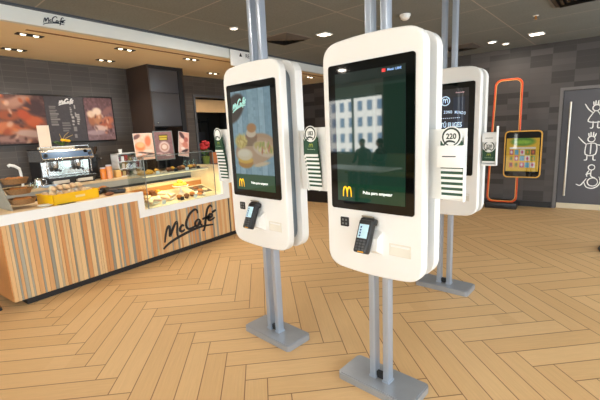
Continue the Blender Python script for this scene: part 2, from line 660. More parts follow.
# dining end, behind the photographer
struct('wall_west', MB().box((XW2 - .15, YS, 0), (XW2, 0.95, HC)), PLASTER)
struct('wall_return', MB().box((XW2, 0.85, 0), (XB - .001, 0.95, HC)).box((XB - .15, 0.95, 0), (XB - .1501, 0.96, 0.01)), TILE_FAR)

def wall_with_windows(name, axis, at, lo, hi, wins, th=0.15, m=PLASTER):
    """axis 0: wall runs along x at y = at; axis 1: runs along y at x = at"""
    b = MB()
    def bx(a0, a1, z0, z1):
        if a1 - a0 < 1e-4 or z1 - z0 < 1e-4: return
        if axis == 0: b.box((a0, at - th, z0), (a1, at, z1))
        else: b.box((at, a0, z0), (at + th, a1, z1))
    cur = lo
    for a0, a1, z0, z1 in wins:
        bx(cur, a0, 0, HC); bx(a0, a1, 0, z0); bx(a0, a1, z1, HC); cur = a1
    bx(cur, hi, 0, HC)
    struct(name, b, m)
    for q, (a0, a1, z0, z1) in enumerate(wins):
        f = MB(); t = 0.05
        def fx(c0, c1, d0, d1):
            if axis == 0: f.box((c0, at - th * .8, d0), (c1, at - th * .4, d1))
            else: f.box((at + th * .4, c0, d0), (at + th * .8, c1, d1))
        fx(a0, a1, z0, z0 + t); fx(a0, a1, z1 - t, z1); fx(a0, a0 + t, z0 + t, z1 - t); fx(a1 - t, a1, z0 + t, z1 - t)
        if a1 - a0 > 1.6:
            n = max(2, round((a1 - a0) / 1.3))
            for i in range(1, n):
                c = a0 + (a1 - a0) * i / n
                fx(c - t / 2, c + t / 2, z0 + t, z1 - t)
        struct('window_%d' % WN[0], f, DGREY); WN[0] += 1
        # daylight portal: tells the renderer where the sky comes in
        L = bpy.data.lights.new('daylight_portal', 'AREA'); L.shape = 'RECTANGLE'
        L.size = a1 - a0; L.size_y = z1 - z0
        L.cycles.is_portal = True
        o = bpy.data.objects.new('daylight_portal', L); COL.objects.link(o)
        if axis == 0:
            o.location = ((a0 + a1) / 2, at - th * .2, (z0 + z1) / 2); o.rotation_euler = (PI / 2, 0, 0)
            o.rotation_euler = (PI / 2, 0, PI)
            o.rotation_euler = (-PI / 2, 0, 0) if False else (PI / 2, 0, PI)
        else:
            o.location = (at + th * .2, (a0 + a1) / 2, (z0 + z1) / 2); o.rotation_euler = (PI / 2, 0, PI / 2)
WN = [1]
wall_with_windows('wall_south', 0, YS, XW2, XE, [(-8.4, -6.15, 0.85, 2.5), (-4.2, 0.2, 0.25, 2.6), (0.8, 3.2, 0.25, 2.6)])
wall_with_windows('wall_east', 1, XE, YS, YF, [(-4.4, -0.4, 0.25, 2.6), (0.2, 3.4, 0.25, 2.6), (4.4, 7.4, 0.25, 2.6)])

# ------------------------------------------------------------------ café bar: fascia and soffit
XC = -4.375          # counter front
XFA = -4.35          # fascia face
ZS = 2.73
struct('trim_4', MB().box((XFA - .06, 0.5, ZS), (XFA, YF - .001, HC - .012)), mat('white_fascia_paint', (226, 228, 222), 0.5, var=0.02), 'long white fascia board above the café bar')
struct('trim_5', MB().box((XFA - .05, 0.5, HC - .014), (XFA + .05, YF - .001, HC)), mat('blue_grey_shadow_gap', (62, 70, 80), 0.6), 'thin blue grey strip between fascia and ceiling')
struct('ceiling_soffit', MB().box((XB, 0.5, ZS), (XFA - .06, YF - .001, ZS + .05)), SOFFIT, 'honey coloured lowered ceiling over the café bar')
struct('trim_6', MB().box((-4.60, 1.72, ZS - .004), (-4.56, YF - .1, ZS + .001)), mat('soffit_slot_brown', (140, 98, 54), 0.7), 'narrow brown slot running along the soffit')

LOGO = [[(2.872, 0.214), (2.894, 0.3), (2.927, 0.389), (2.958, 0.42), (2.969, 0.379), (2.96, 0.283), (2.991, 0.329), (3.046, 0.414), (3.085, 0.45), (3.093, 0.404), (3.076, 0.308), (3.082, 0.242)], [(3.196, 0.365), (3.175, 0.385), (3.137, 0.356), (3.131, 0.315), (3.164, 0.297), (3.208, 0.316)], [(3.452, 0.498), (3.444, 0.541), (3.402, 0.559), (3.317, 0.515), (3.252, 0.43), (3.237, 0.355), (3.273, 0.306), (3.354, 0.312), (3.406, 0.331)], [(3.486, 0.386), (3.447, 0.405), (3.398, 0.369), (3.399, 0.322), (3.437, 0.319), (3.488, 0.375), (3.488, 0.322), (3.52, 0.315)], [(3.726, 0.533), (3.696, 0.566), (3.645, 0.533), (3.608, 0.444), (3.576, 0.318), (3.543, 0.23), (3.516, 0.226)], [(3.529, 0.392), (3.609, 0.402), (3.69, 0.4)], [(3.632, 0.37), (3.703, 0.392), (3.713, 0.422), (3.674, 0.436), (3.635, 0.396), (3.65, 0.35), (3.705, 0.349), (3.762, 0.369)], [(3.717, 0.454), (3.796, 0.479)], [(2.84, 0.13), (2.91, 0.174), (3.027, 0.216), (3.207, 0.256), (3.394, 0.282), (3.556, 0.286), (3.723, 0.268)]]
def script_logo(mb, M, width, stroke, depth):
    """the hand-brushed word, scaled to a width, centred on M"""
    k = width / 0.96
    for s in LOGO:
        mb.ribbon([((y - 3.32) * k, (z - 0.345) * k) for y, z in s], stroke, M, depth)
    return mb
EASTF = lambda y, z, x: frame((x, y, z), (0, 1, 0), (0, 0, 1))     # faces +x

tag(obj('wall_lettering', script_logo(MB(), EASTF(1.9, 2.797, XFA), 0.215, 0.009, 0.004), mat('blue_black_ink', (36, 44, 58), 0.5), loc=None),
    'small dark script lettering on the white fascia board', 'lettering')

# hanging sign on the fascia
t = thing('hanging_sign', 'white square sign with small arrow hanging on the fascia behind the left kiosk', 'sign', (XFA + .03, 4.72, 2.62))
obj('panel', MB().box((-.012, -.42, 0), (.012, .42, .235), bev=.003), WHITE, t)
lb = MB().text('RECOGE', 0.085, frame((.0125, .06, .17), (0, 1, 0), (0, 0, 1)), 0.002)
obj('lettering', lb, BLACKP, t)
obj('arrow', MB().prism([(-.032, -.022), (.032, -.022), (0, .035)], frame((.0125, -.21, .17), (0, 1, 0), (0, 0, 1)), .002), BLACKP, t)

# recessed double spots in the soffit
LAMP_W = emit_mat('warm_lamp_face', (255, 236, 205), 12.0)
def add_light(kind, parent, loc, energy, col, rot=(0, 0, 0), **kw):
    L = bpy.data.lights.new('lamp_light', kind); L.energy = energy; L.color = lin(col)
    for k, v in kw.items(): setattr(L, k, v)
    o = bpy.data.objects.new('lamp_light', L); COL.objects.link(o)
    o.parent = parent; o.location = loc; o.rotation_euler = rot
    return o
SPOT_E = 58.0
ordn = ['first', 'second', 'third', 'fourth', 'fifth', 'sixth', 'seventh']
def spot_fixture(x, y, label):
    t = thing('recessed_spotlight', label, 'ceiling light', (x, y, ZS), 0, 'double spotlights in the soffit over the bar')
    h = MB(); L, W = .125, .04
    h.box((-W, -L, -.008), (W, -L + .012, .0)).box((-W, L - .012, -.008), (W, L, .0)).box((-W, -L, -.008), (-W + .012, L, 0)).box((W - .012, -L, -.008), (W, L, 0))
    h.box((-W, -L, -.003), (W, L, -.001))
    obj('housing', h, BLACKP, t)
    for s in (-1, 1):
        obj('lamp', MB().lathe([(0, -.010), (.018, -.010), (.026, -.004), (.026, -.002), (0, -.002)], (0, s * .06, -.002)), LAMP_W, t)
    add_light('SPOT', t, (0, 0, -.03), SPOT_E, (255, 240, 222), spot_size=math.radians(125), spot_blend=0.6, shadow_soft_size=0.06)
for i, y in enumerate((1.82, 2.885, 3.93, 4.98, 6.05, 7.1)):
    spot_fixture(-4.775, y, ordn[i] + ' double spotlight from the left in the soffit row nearest the white fascia')
for i, y in enumerate((1.94, 3.06, 4.07, 5.09, 6.1)):
    spot_fixture(-5.6, y, ordn[i] + ' double spotlight from the left in the soffit row nearest the back wall')
t = thing('surveillance_camera', 'white camera dome under the soffit at the left edge', 'camera', (-5.28, 1.62, ZS + .002))
obj('body', MB().cyl((0, 0, -.05), (0, 0, 0), .06), WHITE, t)
obj('dome', MB().lathe([(.055, -.05), (.05, -.075), (.03, -.098), (0, -.105)]), BLACKP, t)

# ------------------------------------------------------------------ café counter
def strip_panel(mb, y0, y1, z0, z1):
    pal = [(206, 154, 100), (216, 170, 116), (222, 184, 132), (166, 158, 138), (150, 148, 134), (198, 140, 86), (212, 176, 128), (182, 164, 134), (142, 136, 120)]
    y = y0; last = None
    while y < y1 - 1e-4:
        kd = random.random()
        if last == 'grey' or kd < .55:
            c = random.choice(pal[:3] + pal[5:7]); w = random.choice((.028, .036, .046)); last = 'tan'
        else:
            c = random.choice(pal[3:5] + pal[7:]); w = random.choice((.018, .026, .034)); last = 'grey'
        w = min(w, y1 - y)
        mb.box((XC - .02, y + .0013, z0), (XC + random.choice((-.002, 0, .001)), y + w - .0013, z1), lin(c))
        y += w
t = thing('cafe_counter', 'long café counter clad in vertical wood strips with white edging', 'counter', (XC, 1.15, 0))
p = MB(); strip_panel(p, 1.155, 2.56, .065, .84); strip_panel(p, 2.56, 4.06, .065, .615); strip_panel(p, 4.10, 4.9, .065, .85)
obj('wood_panel', p, STRIPS, t, True, smooth=0)
e = MB()
e.box((XC - .04, 1.15, .84), (XC + .006, 2.58, .94)).box((XC - .04, 2.565, .615), (XC + .0065, 2.645, .9405)).box((XC - .04, 2.645, .615), (XC + .006, 3.975, .70))
e.box((XC - .04, 3.97, .615), (XC + .0065, 4.10, 1.13)).box((XC - .04, 4.10, .85), (XC + .006, 4.9, .94))
obj('edging', e, WHITE, t, True)
w = MB()
w.box((-5.02, 1.15, .905), (XC - .04, 2.565, .94)).box((-5.02, 2.565, .905), (-4.86, 4.9, .94)).box((-4.86, 4.10, .905), (XC - .04, 4.9, .94))
obj('worktop', w, PALEWOOD, t, True)
l = MB()
l.prism([(-4.86, .66), (XC - .04, .66), (XC - .04, .705), (-4.86, .83)], frame((0, 3.97, 0), (1, 0, 0), (0, 0, 1)), 1.37).box((-5.10, 3.97, .66), (XC - .04, 3.99, 1.12))
obj('well_lining', l, mat('cream_lining', (250, 232, 196), 0.45, var=0.03), t, True)
obj('well_back', MB().box((-4.88, 2.60, .66), (-4.86, 3.97, .905)).box((-4.86, 2.58, .66), (XC - .04, 2.60, .905)), ENDWOOD, t, True)
c = MB()
c.box((-5.0, 1.18, .065), (XC - .02, 2.58, .905)).box((-5.0, 2.58, .065), (XC - .02, 4.88, .66))
obj('carcass', c, DGREY, t, True)
obj('plinth', MB().box((-4.98, 1.26, 0), (XC - .018, 4.85, .065)), BLACKP, t, True)
obj('end_panel', MB().box((-5.02, 1.15, .065), (XC - .02, 1.18, .905)), ENDWOOD, t, True)
lo = MB()
for s in LOGO:
    lo.ribbon(s, 0.036, frame((XC + .001, 0, 0), (0, 1, 0), (0, 0, 1)), .008)
tag(obj('lettering', lo, BLACKP, t, True), 'black brushed script lettering')

# glass display case set into the counter
t = thing('display_case', 'glass pastry display case set into the counter', 'display case', (XC - .03, 2.66, .70))
GX = XC - .028
obj('front_pane', MB().box((GX - .008, 2.72, .70), (GX, 3.86, 1.36)), GLASS, t, True)
obj('side_pane', MB().box((GX - .42, 2.72, .70), (GX - .008, 2.728, 1.36)), GLASS, t, True)
obj('top_pane', MB().box((GX - .42, 2.72, 1.36), (GX, 3.86, 1.368)), GLASS, t, True)
obj('shelf', MB().box((GX - .41, 2.73, 1.105), (GX - .10, 3.85, 1.12)), mat('pale_glass_shelf', (226, 214, 190), 0.25), t, True)
ed = MB()
for y in (2.722, 3.858):
    ed.box((GX - .006, y - .005, .70), (GX + .002, y + .005, 1.37))
ed.box((GX - .006, 2.72, 1.362), (GX + .002, 3.86, 1.37))
obj('edge_trim', ed, mat('grey_glass_edge', (120, 128, 124), 0.3), t, True)
st = obj('added_light_strip', MB().box((GX - .12, 2.75, 1.092), (GX - .104, 3.83, 1.105)), emit_mat('added_warm_strip', (255, 226, 176), 1.2), t, True)  # glowing strip, with the area lamp below, added to brighten the case
add_light('AREA', t, (-.18, .62, .385), 13.0, (255, 224, 170), shape='RECTANGLE', size=.2, size_y=1.05)

# food: on the case shelf
def croissant(x, y, z, rz, m, label, s=1.0):
    mb = MB(); P = []; Rr = []
    for k in range(9):
        a = -1.15 + 2.3 * k / 8
        P.append((math.sin(a) * .055 * s, (math.cos(a) - .6) * .05 * s, .026 * s)); Rr.append(s * (.010 + .018 * math.cos(a * 1.15) + (.002 if k % 2 else 0)))
    mb.tube(P, .02, 10, radii=Rr)
    return tag(obj('croissant', mb, m, loc=(x, y, z), rotz=rz), label, 'pastry', 'pastries on the glass shelf')
for i in range(6):
    croissant(-4.60 - .11 * (i % 2), 2.80 + .062 * i, 1.12, 1.2 + .3 * i, CROIS, '%s golden croissant from the left on the glass shelf' % ordn[i])
def muffin(x, y, z, m, label, grp, r=.034):
    t = thing('muffin', label, 'pastry', (x, y, z), 0, grp)
    obj('paper_case', MB().lathe([(0, 0), (r * .72, 0), (r, r * 1.1), (0, r * 1.1)], seg=18), mat('brown_paper_case', (86, 54, 34), .7), t)
    obj('crown', MB().ball((0, 0, r * 1.15), (r * 1.12, r * 1.12, r * .7)), m, t)
    return t
mk = [(3.23, BROWNP, 'dark brown'), (3.32, CROIS, 'golden'), (3.41, BROWNP, 'chocolate brown'), (3.50, BREAD, 'tan'), (3.60, CROIS, 'yellow'), (3.70, BREAD, 'toasted')]
for i, (y, m, nm) in enumerate(mk):
    muffin(-4.62 - .05 * (i % 2), y, 1.12, m, '%s muffin, %s from the left on the glass shelf' % (nm, ordn[i]), 'pastries on the glass shelf')
for i, y in enumerate((2.98, 3.27, 3.46, 3.66)):
    tag(obj('price_tag', MB().box((-.003, -.028, 0), (.003, .028, .04), bev=.001), BLACKP if i % 2 else WCARD, loc=(-4.515, y, 1.12)),
        '%s small price tag from the left at the front of the glass shelf' % ordn[i], 'price tag', 'price tags on the shelf')
for i, y in enumerate((3.62, 3.71, 3.79)):
    tag(obj('glass_tumbler', MB().lathe([(0, .004), (.026, .004), (.034, .12), (.036, .12), (.03, 0), (0, 0)]), GLASS, loc=(-4.76, y, 1.12)),
        '%s clear tumbler from the left at the right end of the glass shelf' % ordn[i], 'glass', 'tumblers on the glass shelf')
# in the well
def plate(x, y, z, r, label, m=WHITE):
    return tag(obj('plate', MB().lathe([(0, 0), (r * .6, 0), (r, .014), (r, .018), (r * .6, .005), (0, .005)], seg=32), m, loc=(x, y, z)), label, 'plate', 'plates in the display well')
TILT = math.atan2(.125, .445)
class WellZ:
    def __call__(s, x): return .705 + .125 * (-4.415 - x) / .445
WZ = WellZ()
def lean(o, rz=0.0):
    o.rotation_mode = 'ZYX'; o.rotation_euler = (0, TILT, rz)
    return o
def wplate(x, y, r, label):
    lean(plate(x, y, WZ(x), r, label))
wplate(-4.58, 2.87, .12, 'white plate nearest the left end of the display well')
wplate(-4.62, 3.14, .12, 'white plate left of the cake stand in the display well')
wplate(-4.53, 3.66, .085, 'white plate at the right end of the display well')
SLATE = mat('grey_slate', (104, 96, 88), .7); BOARD = mat('brown_board', (120, 80, 50), .6)
lean(tag(obj('slate', MB().box((-.13, -.13, 0), (.13, .13, .010), bev=.003), SLATE, loc=(-4.68, 3.79, WZ(-4.68))), 'grey slate board at the right of the display well', 'board'))
lean(tag(obj('serving_board', MB().box((-.06, -.17, 0), (.06, .17, .010), bev=.003), BOARD, loc=(-4.79, 3.03, WZ(-4.79))), 'brown board at the back left of the display well', 'board'))
CX, CYY = -4.66, 3.42
t = thing('cake_stand', 'white footed cake stand in the display well', 'cake stand', (CX, CYY, WZ(CX) + .002))
obj('foot', MB().lathe([(0, -.012), (.05, -.012), (.05, 0), (.042, .012), (.018, .03), (.016, .085), (.03, .1), (0, .1)]), WHITE, t)
obj('dish', MB().lathe([(0, .098), (.1, .1), (.118, .118), (.115, .122), (0, .108)]), WHITE, t)
for i, (dx, dy, dz) in enumerate(((-.04, -.045, 0), (.04, .035, 0), (-.04, .045, 0), (.045, -.045, 0), (0, 0, .04))):
    tag(obj('bun', MB().ball((0, 0, .026), (.046, .046, .032)), CROIS, loc=(CX + dx, CYY + dy, WZ(CX) + .108 + dz)),
        ['golden bun at the back left of the cake stand', 'golden bun at the front right of the cake stand', 'golden bun at the back right of the cake stand', 'golden bun at the front left of the cake stand', 'golden bun on top of the heap on the cake stand'][i], 'pastry', 'buns on the cake stand')
def sandwich(x, y, rz, label, dz=.008):
    t = thing('sandwich', label, 'sandwich', (x, y, WZ(x) + dz), 0, 'sandwiches in the display well')
    lean(t, rz)
    tri = [(-.065, -.04), (.065, -.04), (0, .06)]
    for z0, z1, m, nm in ((0, .018, CREAMP, 'bread'), (.018, .028, mat('ham_filling', (206, 120, 96), .6), 'filling'), (.028, .048, CREAMP, 'bread')):
        obj(nm, MB().prism(tri, frame((0, 0, z0), (1, 0, 0), (0, 1, 0)), z1 - z0), m, t)
for x, y, rz, l in ((-4.52, 2.82, .3, 'pale triangle sandwich at the front left of the left plate in the well'), (-4.56, 2.93, 1.2, 'pale triangle sandwich at the right of the left plate in the well'),
                    (-4.66, 2.85, 2.2, 'pale triangle sandwich at the back of the left plate in the well'), (-4.56, 3.09, .6, 'pale triangle sandwich at the front left of the plate left of the cake stand'),
                    (-4.60, 3.20, 2.0, 'pale triangle sandwich at the right of the plate left of the cake stand'), (-4.70, 3.12, 3.0, 'pale triangle sandwich at the back of the plate left of the cake stand')):
    sandwich(x, y, rz, l)
for x, y, m, l, dz in ((-4.50, 3.63, BREAD, 'tan cookie on the white plate at the right of the well', .006), (-4.56, 3.70, BROWNP, 'dark cookie on the white plate at the right of the well', .006),
                   (-4.72, 3.74, BROWNP, 'dark cookie at the back of the grey slate board', .010), (-4.62, 3.83, CREAMP, 'pale cookie at the front right of the grey slate board', .010), (-4.61, 3.73, BREAD, 'tan cookie at the front left of the grey slate board', .010)):
    lean(tag(obj('cookie', MB().lathe([(0, 0), (.038, 0), (.044, .012), (.034, .022), (0, .026)]), m, loc=(x, y, WZ(x) + dz)), l, 'cookie', 'cookies in the display well'))
for y, m, l in ((2.93, BREAD, 'tan pastry slice at the left of the brown board in the well'), (3.03, BROWNP, 'dark pastry slice in the middle of the brown board in the well'), (3.13, CROIS, 'golden pastry slice at the right of the brown board in the well')):
    lean(tag(obj('pastry_slice', MB().box((-.035, -.032, 0), (.035, .032, .045), bev=.006), m, loc=(-4.79, y, WZ(-4.79) + .010)), l, 'pastry', 'slices on the brown board'), .2)
for i, (x, y) in enumerate(((-4.45, 2.98), (-4.45, 3.28), (-4.44, 3.50))):
    tag(obj('price_tag', MB().box((-.003, -.03, 0), (.003, .03, .05), bev=.001), WCARD if i != 1 else BLACKP, loc=(x, y, WZ(x))), ['left white price tag inside the display well', 'black price tag inside the display well', 'right white price tag inside the display well'][i], 'price tag', 'price tags in the well')
for i, (x, y, m) in enumerate(((-4.50, 3.26, BREAD), (-4.49, 3.38, BROWNP), (-4.52, 3.50, BREAD))):
    lean(muffin(x, y, WZ(x), m, ['tan muffin left of the cake stand foot', 'dark muffin before the cake stand foot', 'tan muffin right of the cake stand foot'][i], 'muffins in the display well', .036))

# on the worktop, left part
ZT = .94
t = thing('food_crate', 'bright yellow crate of wrapped rolls on the counter', 'crate', (-4.64, 1.90, ZT), math.radians(8))
CY = mat('yellow_crate_plastic', (252, 196, 10), .35, var=.03)
hw, hl, hh, th = .155, .26, .10, .008
bx_ = MB().box((-hw, -hl, 0), (hw, hl, .008)).box((hw - th, -hl, .008), (hw, hl, hh)).box((-hw, -hl, .008), (-hw + th, hl, hh)).box((-hw, -hl, .008), (hw, -hl + th, hh)).box((-hw, hl - th, .008), (hw, hl, hh))
obj('body', bx_, CY, t, smooth=0)
rim = MB().box((hw - th, -hl - .008, hh), (hw + .008, hl + .008, hh + .01)).box((-hw - .008, -hl - .008, hh), (-hw + th, hl + .008, hh + .01)).box((-hw, -hl - .008, hh), (hw, -hl + th, hh + .01)).box((-hw, hl - th, hh), (hw, hl + .008, hh + .01))
obj('rim', rim, CY, t)
obj('label_plate', MB().box((hw, -.02, .045), (hw + .002, .09, .07)), mat('peach_label', (244, 214, 150), .5), t)
WRAP = mat('pale_wrapper', (238, 206, 176), .45, var=.16, scale=26)
nth = ['first', 'second', 'third', 'fourth', 'fifth', 'sixth', 'seventh', 'eighth']
def wrapped(x, y, z, label, m):
    wp = Matrix.Rotation(math.radians(8), 4, 'Z') @ Vector((x, y, 0))
    t = thing('wrapped_roll', label, 'roll', (-4.64 + wp.x, 1.90 + wp.y, ZT + z), random.uniform(-.5, .5), 'wrapped rolls in the yellow crate')
    obj('roll', MB().ball((0, 0, 0), (.05, .03, .027), u=14, v=9), mat('pale_roll', (232, 196, 150), .65, var=.12), t)
    obj('paper_wrap', MB().lathe([(.0285, -.05), (.0325, -.03), (.0325, .01), (.030, .022)], (0, 0, 0), 14), m, t).rotation_euler = (0, PI / 2, 0)
for iy in range(7):
    for ix in range(2):
        wrapped(-.065 + .125 * ix, -.205 + .068 * iy, .098 + random.uniform(-.004, .01), 'wrapped roll in the %s row from the left of the yellow crate, %s side' % (nth[iy], 'front' if ix else 'back'), [WRAP, CREAMP, WCARD][(iy + ix) % 3])
for iy in range(5):
    wrapped(-.02, -.15 + .074 * iy, .152 + random.uniform(0, .01), '%s roll from the left heaped on top of the yellow crate' % nth[iy], [CREAMP, WRAP][iy % 2])
tag(obj('leaflet', MB().box((-.05, -.085, 0), (.05, .085, .004)), BLACKP, loc=(-4.455, 1.78, ZT), rotz=.25), 'black leaflet lying before the yellow crate', 'leaflet')
# tiered bread stand at the left end
t = thing('bread_stand', 'grey wedge shaped stand of wicker baskets at the left end of the counter', 'bread stand', (-4.74, 1.48, ZT))
t.scale = (1, 1, .84)
GST = mat('grey_stand_panel', (150, 146, 132), .5, var=.05)
for y, s in ((-.165, 0),):
    obj('side_panel', MB().prism([(-.16, 0), (.2, 0), (.17, .03), (-.08, .37), (-.16, .37)], frame((0, y + .012, 0), (1, 0, 0), (0, 0, 1)), .012), GST, t)
def basket(cx, z, r, h):
    return MB().lathe([(0, 0), (r * .8, 0), (r, h), (r * 1.04, h + .006), (r * .96, h + .004), (r * .78, .01), (0, .01)], (cx, -.02, z), 28)
for cx, z in ((.07, .05), (.0, .17), (-.06, .295)):
    obj('basket', basket(cx, z, .125, .065), WICKER, t)
for q, (cx, z, nm) in enumerate(((.07, .05, 'lowest'), (.0, .17, 'middle'), (-.06, .295, 'top'))):
    for j, (dx, dy) in enumerate(((-.04, -.035), (.035, -.02), (0, .045))):
        tag(obj('bread_roll', MB().ball((0, 0, 0), (.046, .036, .028), M=Matrix.Rotation(j * 1.1, 4, 'Z')), BREAD, loc=(-4.74 + cx + dx, 1.46 + dy, ZT + (z + .052) * .84)),
            'brown roll in the %s wicker basket, %s' % (nm, ('rear left', 'front left', 'right')[j]), 'roll', 'rolls in the wicker baskets')
plate(-4.50, 1.60, ZT, .07, 'white plate between the bread stand and the yellow crate')
# tools right of the crate
t = thing('barcode_scanner', 'black handheld scanner lying right of the yellow crate', 'scanner', (-4.74, 2.33, ZT), .5)
t.scale = (1.35,) * 3
obj('handle', MB().tube([(-.02, -.1, .016), (0, -.03, .02), (.005, .01, .03)], .016), BLACKP, t)
obj('head', MB().box((-.032, .0, .008), (.032, .075, .055), bev=.012), BLACKP, t)
t = thing('card_terminal', 'black card terminal lying near the step in the counter', 'card terminal', (-4.62, 2.44, ZT), -.6)
t.scale = (1.2,) * 3
obj('body', MB().box((-.05, -.09, 0), (.05, .09, .04), bev=.012), BLACKP, t)
obj('keypad', MB().box((-.035, -.07, .04), (.035, .0, .044), bev=.003), DGREY, t)
obj('screen', MB().box((-.035, .02, .04), (.035, .07, .043), bev=.001), BLACKG, t)
tag(obj('bread_board', MB().lathe([(0, 0), (.075, 0), (.08, .01), (0, .014)]), PALEWOOD, loc=(-4.86, 2.40, ZT)), 'round wooden board behind the black card terminal', 'board')
tag(obj('bread_loaf', MB().ball((0, 0, .035), (.05, .06, .042)), BREAD, loc=(-4.86, 2.40, ZT + .012)), 'small brown loaf on the round wooden board', 'bread')
tag(obj('bread_roll', MB().ball((0, 0, .02), (.04, .055, .022)), BROWNP, loc=(-4.52, 2.30, ZT)), 'flat brown roll at the counter edge by the scanner', 'roll')

# ------------------------------------------------------------------ back counter and what stands on it
ZB = 1.04; XK = -5.40
t = thing('back_counter', 'back bar counter with pale top along the dark wall', 'counter', (XK, 1.0, 0))
obj('worktop', MB().box((XB + .001, .97, ZB - .03), (XK, 4.95, ZB)), PALEWOOD, t, True)
obj('edge_band', MB().box((XK - .03, .97, ZB - .115), (XK - .004, 4.95, ZB - .03)), mat('grey_edge_band', (178, 176, 166), .45), t, True)
obj('carcass', MB().box((XB + .001, 1.0, .1), (XK - .03, 4.93, ZB - .03)), DGREY, t, True)
obj('plinth', MB().box((XB + .001, 1.0, 0), (XK - .08, 4.93, .1)), BLACKP, t, True)
for i in range(6):
    d = obj('door', MB().box((XK - .03, 1.03 + .65 * i, .13), (XK - .012, 1.64 + .65 * i, ZB - .13), bev=.002), DGREY, t, True)
    obj('handle', MB().box((XK - .012, 1.56 + .65 * i, .6), (XK + .004, 1.575 + .65 * i, .8)), STEEL, d, True)

# espresso machine
t = thing('espresso_machine', 'two group stainless espresso machine on the back counter', 'coffee machine', (-5.75, 2.345, ZB))
t.scale = (1, .9, 1)
obj('foot_frame', MB().box((-.22, -.33, 0), (.22, .33, .055)), BLACKP, t)
obj('drip_tray', MB().box((.02, -.35, .055), (.27, .35, .10), bev=.006), BLACKP, t)
obj('drip_grate', MB().box((.03, -.33, .10), (.26, .33, .105)), STEEL, t)
obj('body', MB().box((-.24, -.355, .055), (.06, .355, .40), bev=.012), STEEL, t)
obj('splash_panel', MB().box((.06, -.34, .11), (.065, .34, .30)), STEEL, t)
obj('head', MB().prism([(-.24, .31), (.18, .31), (.22, .34), (.16, .46), (-.24, .46)], frame((0, .36, 0), (1, 0, 0), (0, 0, 1)), .72), STEEL, t)
obj('control_band', MB().prism([(0, 0), (.09, 0), (.09, .7), (0, .7)], frame((.212, -.35, .352), (-.45, 0, .9), (0, 1, 0)), -.004), mat('blue_grey_panel', (84, 110, 140), .25, .3), t)
for y in (-.3, .32):
    obj('side_cheek', MB().prism([(-.24, .05), (.10, .05), (.10, .3), (.2, .34), (.15, .475), (-.24, .475)], frame((0, y + (.065 if y > 0 else -.045), 0), (1, 0, 0), (0, 0, 1)), .012), BLACKP, t)
for y in (-.17, .15):
    g = obj('group_head', MB().lathe([(0, .22), (.035, .22), (.042, .25), (.042, .31), (0, .31)], (.13, y, 0)), STEEL, t)
    pf = obj('portafilter', MB().lathe([(0, .17), (.012, .17), (.03, .19), (.034, .22), (0, .22)], (.13, y, 0)).tube([(.15, y, .2), (.21, y, .195), (.27, y, .185)], .013), BLACKP, t)
for y in (-.31, .31):
    obj('steam_wand', MB().tube([(.17, y, .34), (.2, y, .3), (.19, y, .16), (.205, y, .14)], .007), STEEL, t)
    obj('steam_knob', MB().cyl((.19, y, .385), (.225, y, .395), .024), BLACKP, t)
obj('pressure_gauge', MB().cyl((.17, .26, .415), (.185, .26, .42), .028), BLACKG, t)
for y in (-.18, .16):
    obj('cup_plate', MB().box((.10, y - .11, .02), (.275, y + .11, .062), bev=.004), mat('cream_drip_box', (216, 210, 196), .4), t)
obj('cup_rail', MB().tube([(.13, -.34, .5), (.13, .34, .5)], .006).tube([(.13, -.34, .46), (.13, -.34, .5)], .005).tube([(.13, .34, .46), (.13, .34, .5)], .005), STEEL, t)
t = thing('coffee_grinder', 'black coffee grinder right of the espresso machine', 'coffee grinder', (-5.74, 2.77, ZB))
obj('base', MB().box((-.07, -.06, 0), (.09, .06, .03), bev=.01), BLACKP, t)
obj('body', MB().box((-.07, -.045, .03), (.0, .045, .26), bev=.015), BLACKP, t)
obj('burr_housing', MB().cyl((-.02, 0, .26), (-.02, 0, .36), .062), BLACKP, t)
obj('hopper', MB().lathe([(.03, .36), (.065, .42), (.065, .47), (0, .475)], (-.02, 0, 0)), mat('smoky_plastic', (60, 46, 38), .2), t)
obj('dosing_handle', MB().tube([(.01, 0, .3), (.07, .02, .3), (.12, .04, .3)], .009), STEEL, t)
# on the machine
ZM = ZB + .46
tag(obj('serving_tray', MB().box((-.1, -.2, 0), (.1, .2, .04), bev=.008), mat('cream_box', (232, 218, 192), .6), loc=(-5.80, 2.31, ZM)), 'flat cream box on top of the espresso machine', 'box')
tag(obj('menu_card', MB().box((-.004, -.07, 0), (.004, .07, .29)), mat('cream_card', (232, 212, 190), .6), loc=(-5.84, 2.2, ZM + .04), rotz=-.15), 'upright cream card standing on top of the espresso machine', 'card')
t = thing('flower_bunch', 'small bunch of yellow flowers on top of the espresso machine', 'flowers', (-5.76, 2.38, ZM + .04))
lf = MB()
for i in range(14):
    a = i * 2.4; r = .03 + .03 * (i % 3)
    lf.ball((math.cos(a) * r, math.sin(a) * r, .03 + .012 * (i % 4)), (.028, .012, .006), M=Matrix.Rotation(a, 4, 'Z') @ Matrix.Rotation(-.5, 4, 'Y'), u=8, v=6)
lf.tube([(0, 0, 0), (0, 0, .05)], .012)
obj('leaves', lf, mat('leaf_green', (70, 104, 38), .6, var=.2), t)
for i, (dx, dy, dz) in enumerate(((.02, .03, .08), (.03, -.005, .085), (.0, .06, .075), (.025, .075, .07), (-.02, .02, .085))):
    obj('blossom', MB().ball((dx, dy, dz), (.022, .024, .018), u=10, v=8), YEL, t)
st_ = MB()
for dy, dz in ((.10, .19), (.15, .15), (-.02, .17)):
    st_.tube([(0, 0, .05), (0, dy * .4, dz * .75), (.0, dy, dz)], .003, 6)
obj('stem', st_, mat('straw_stem', (176, 150, 92), .7), t)

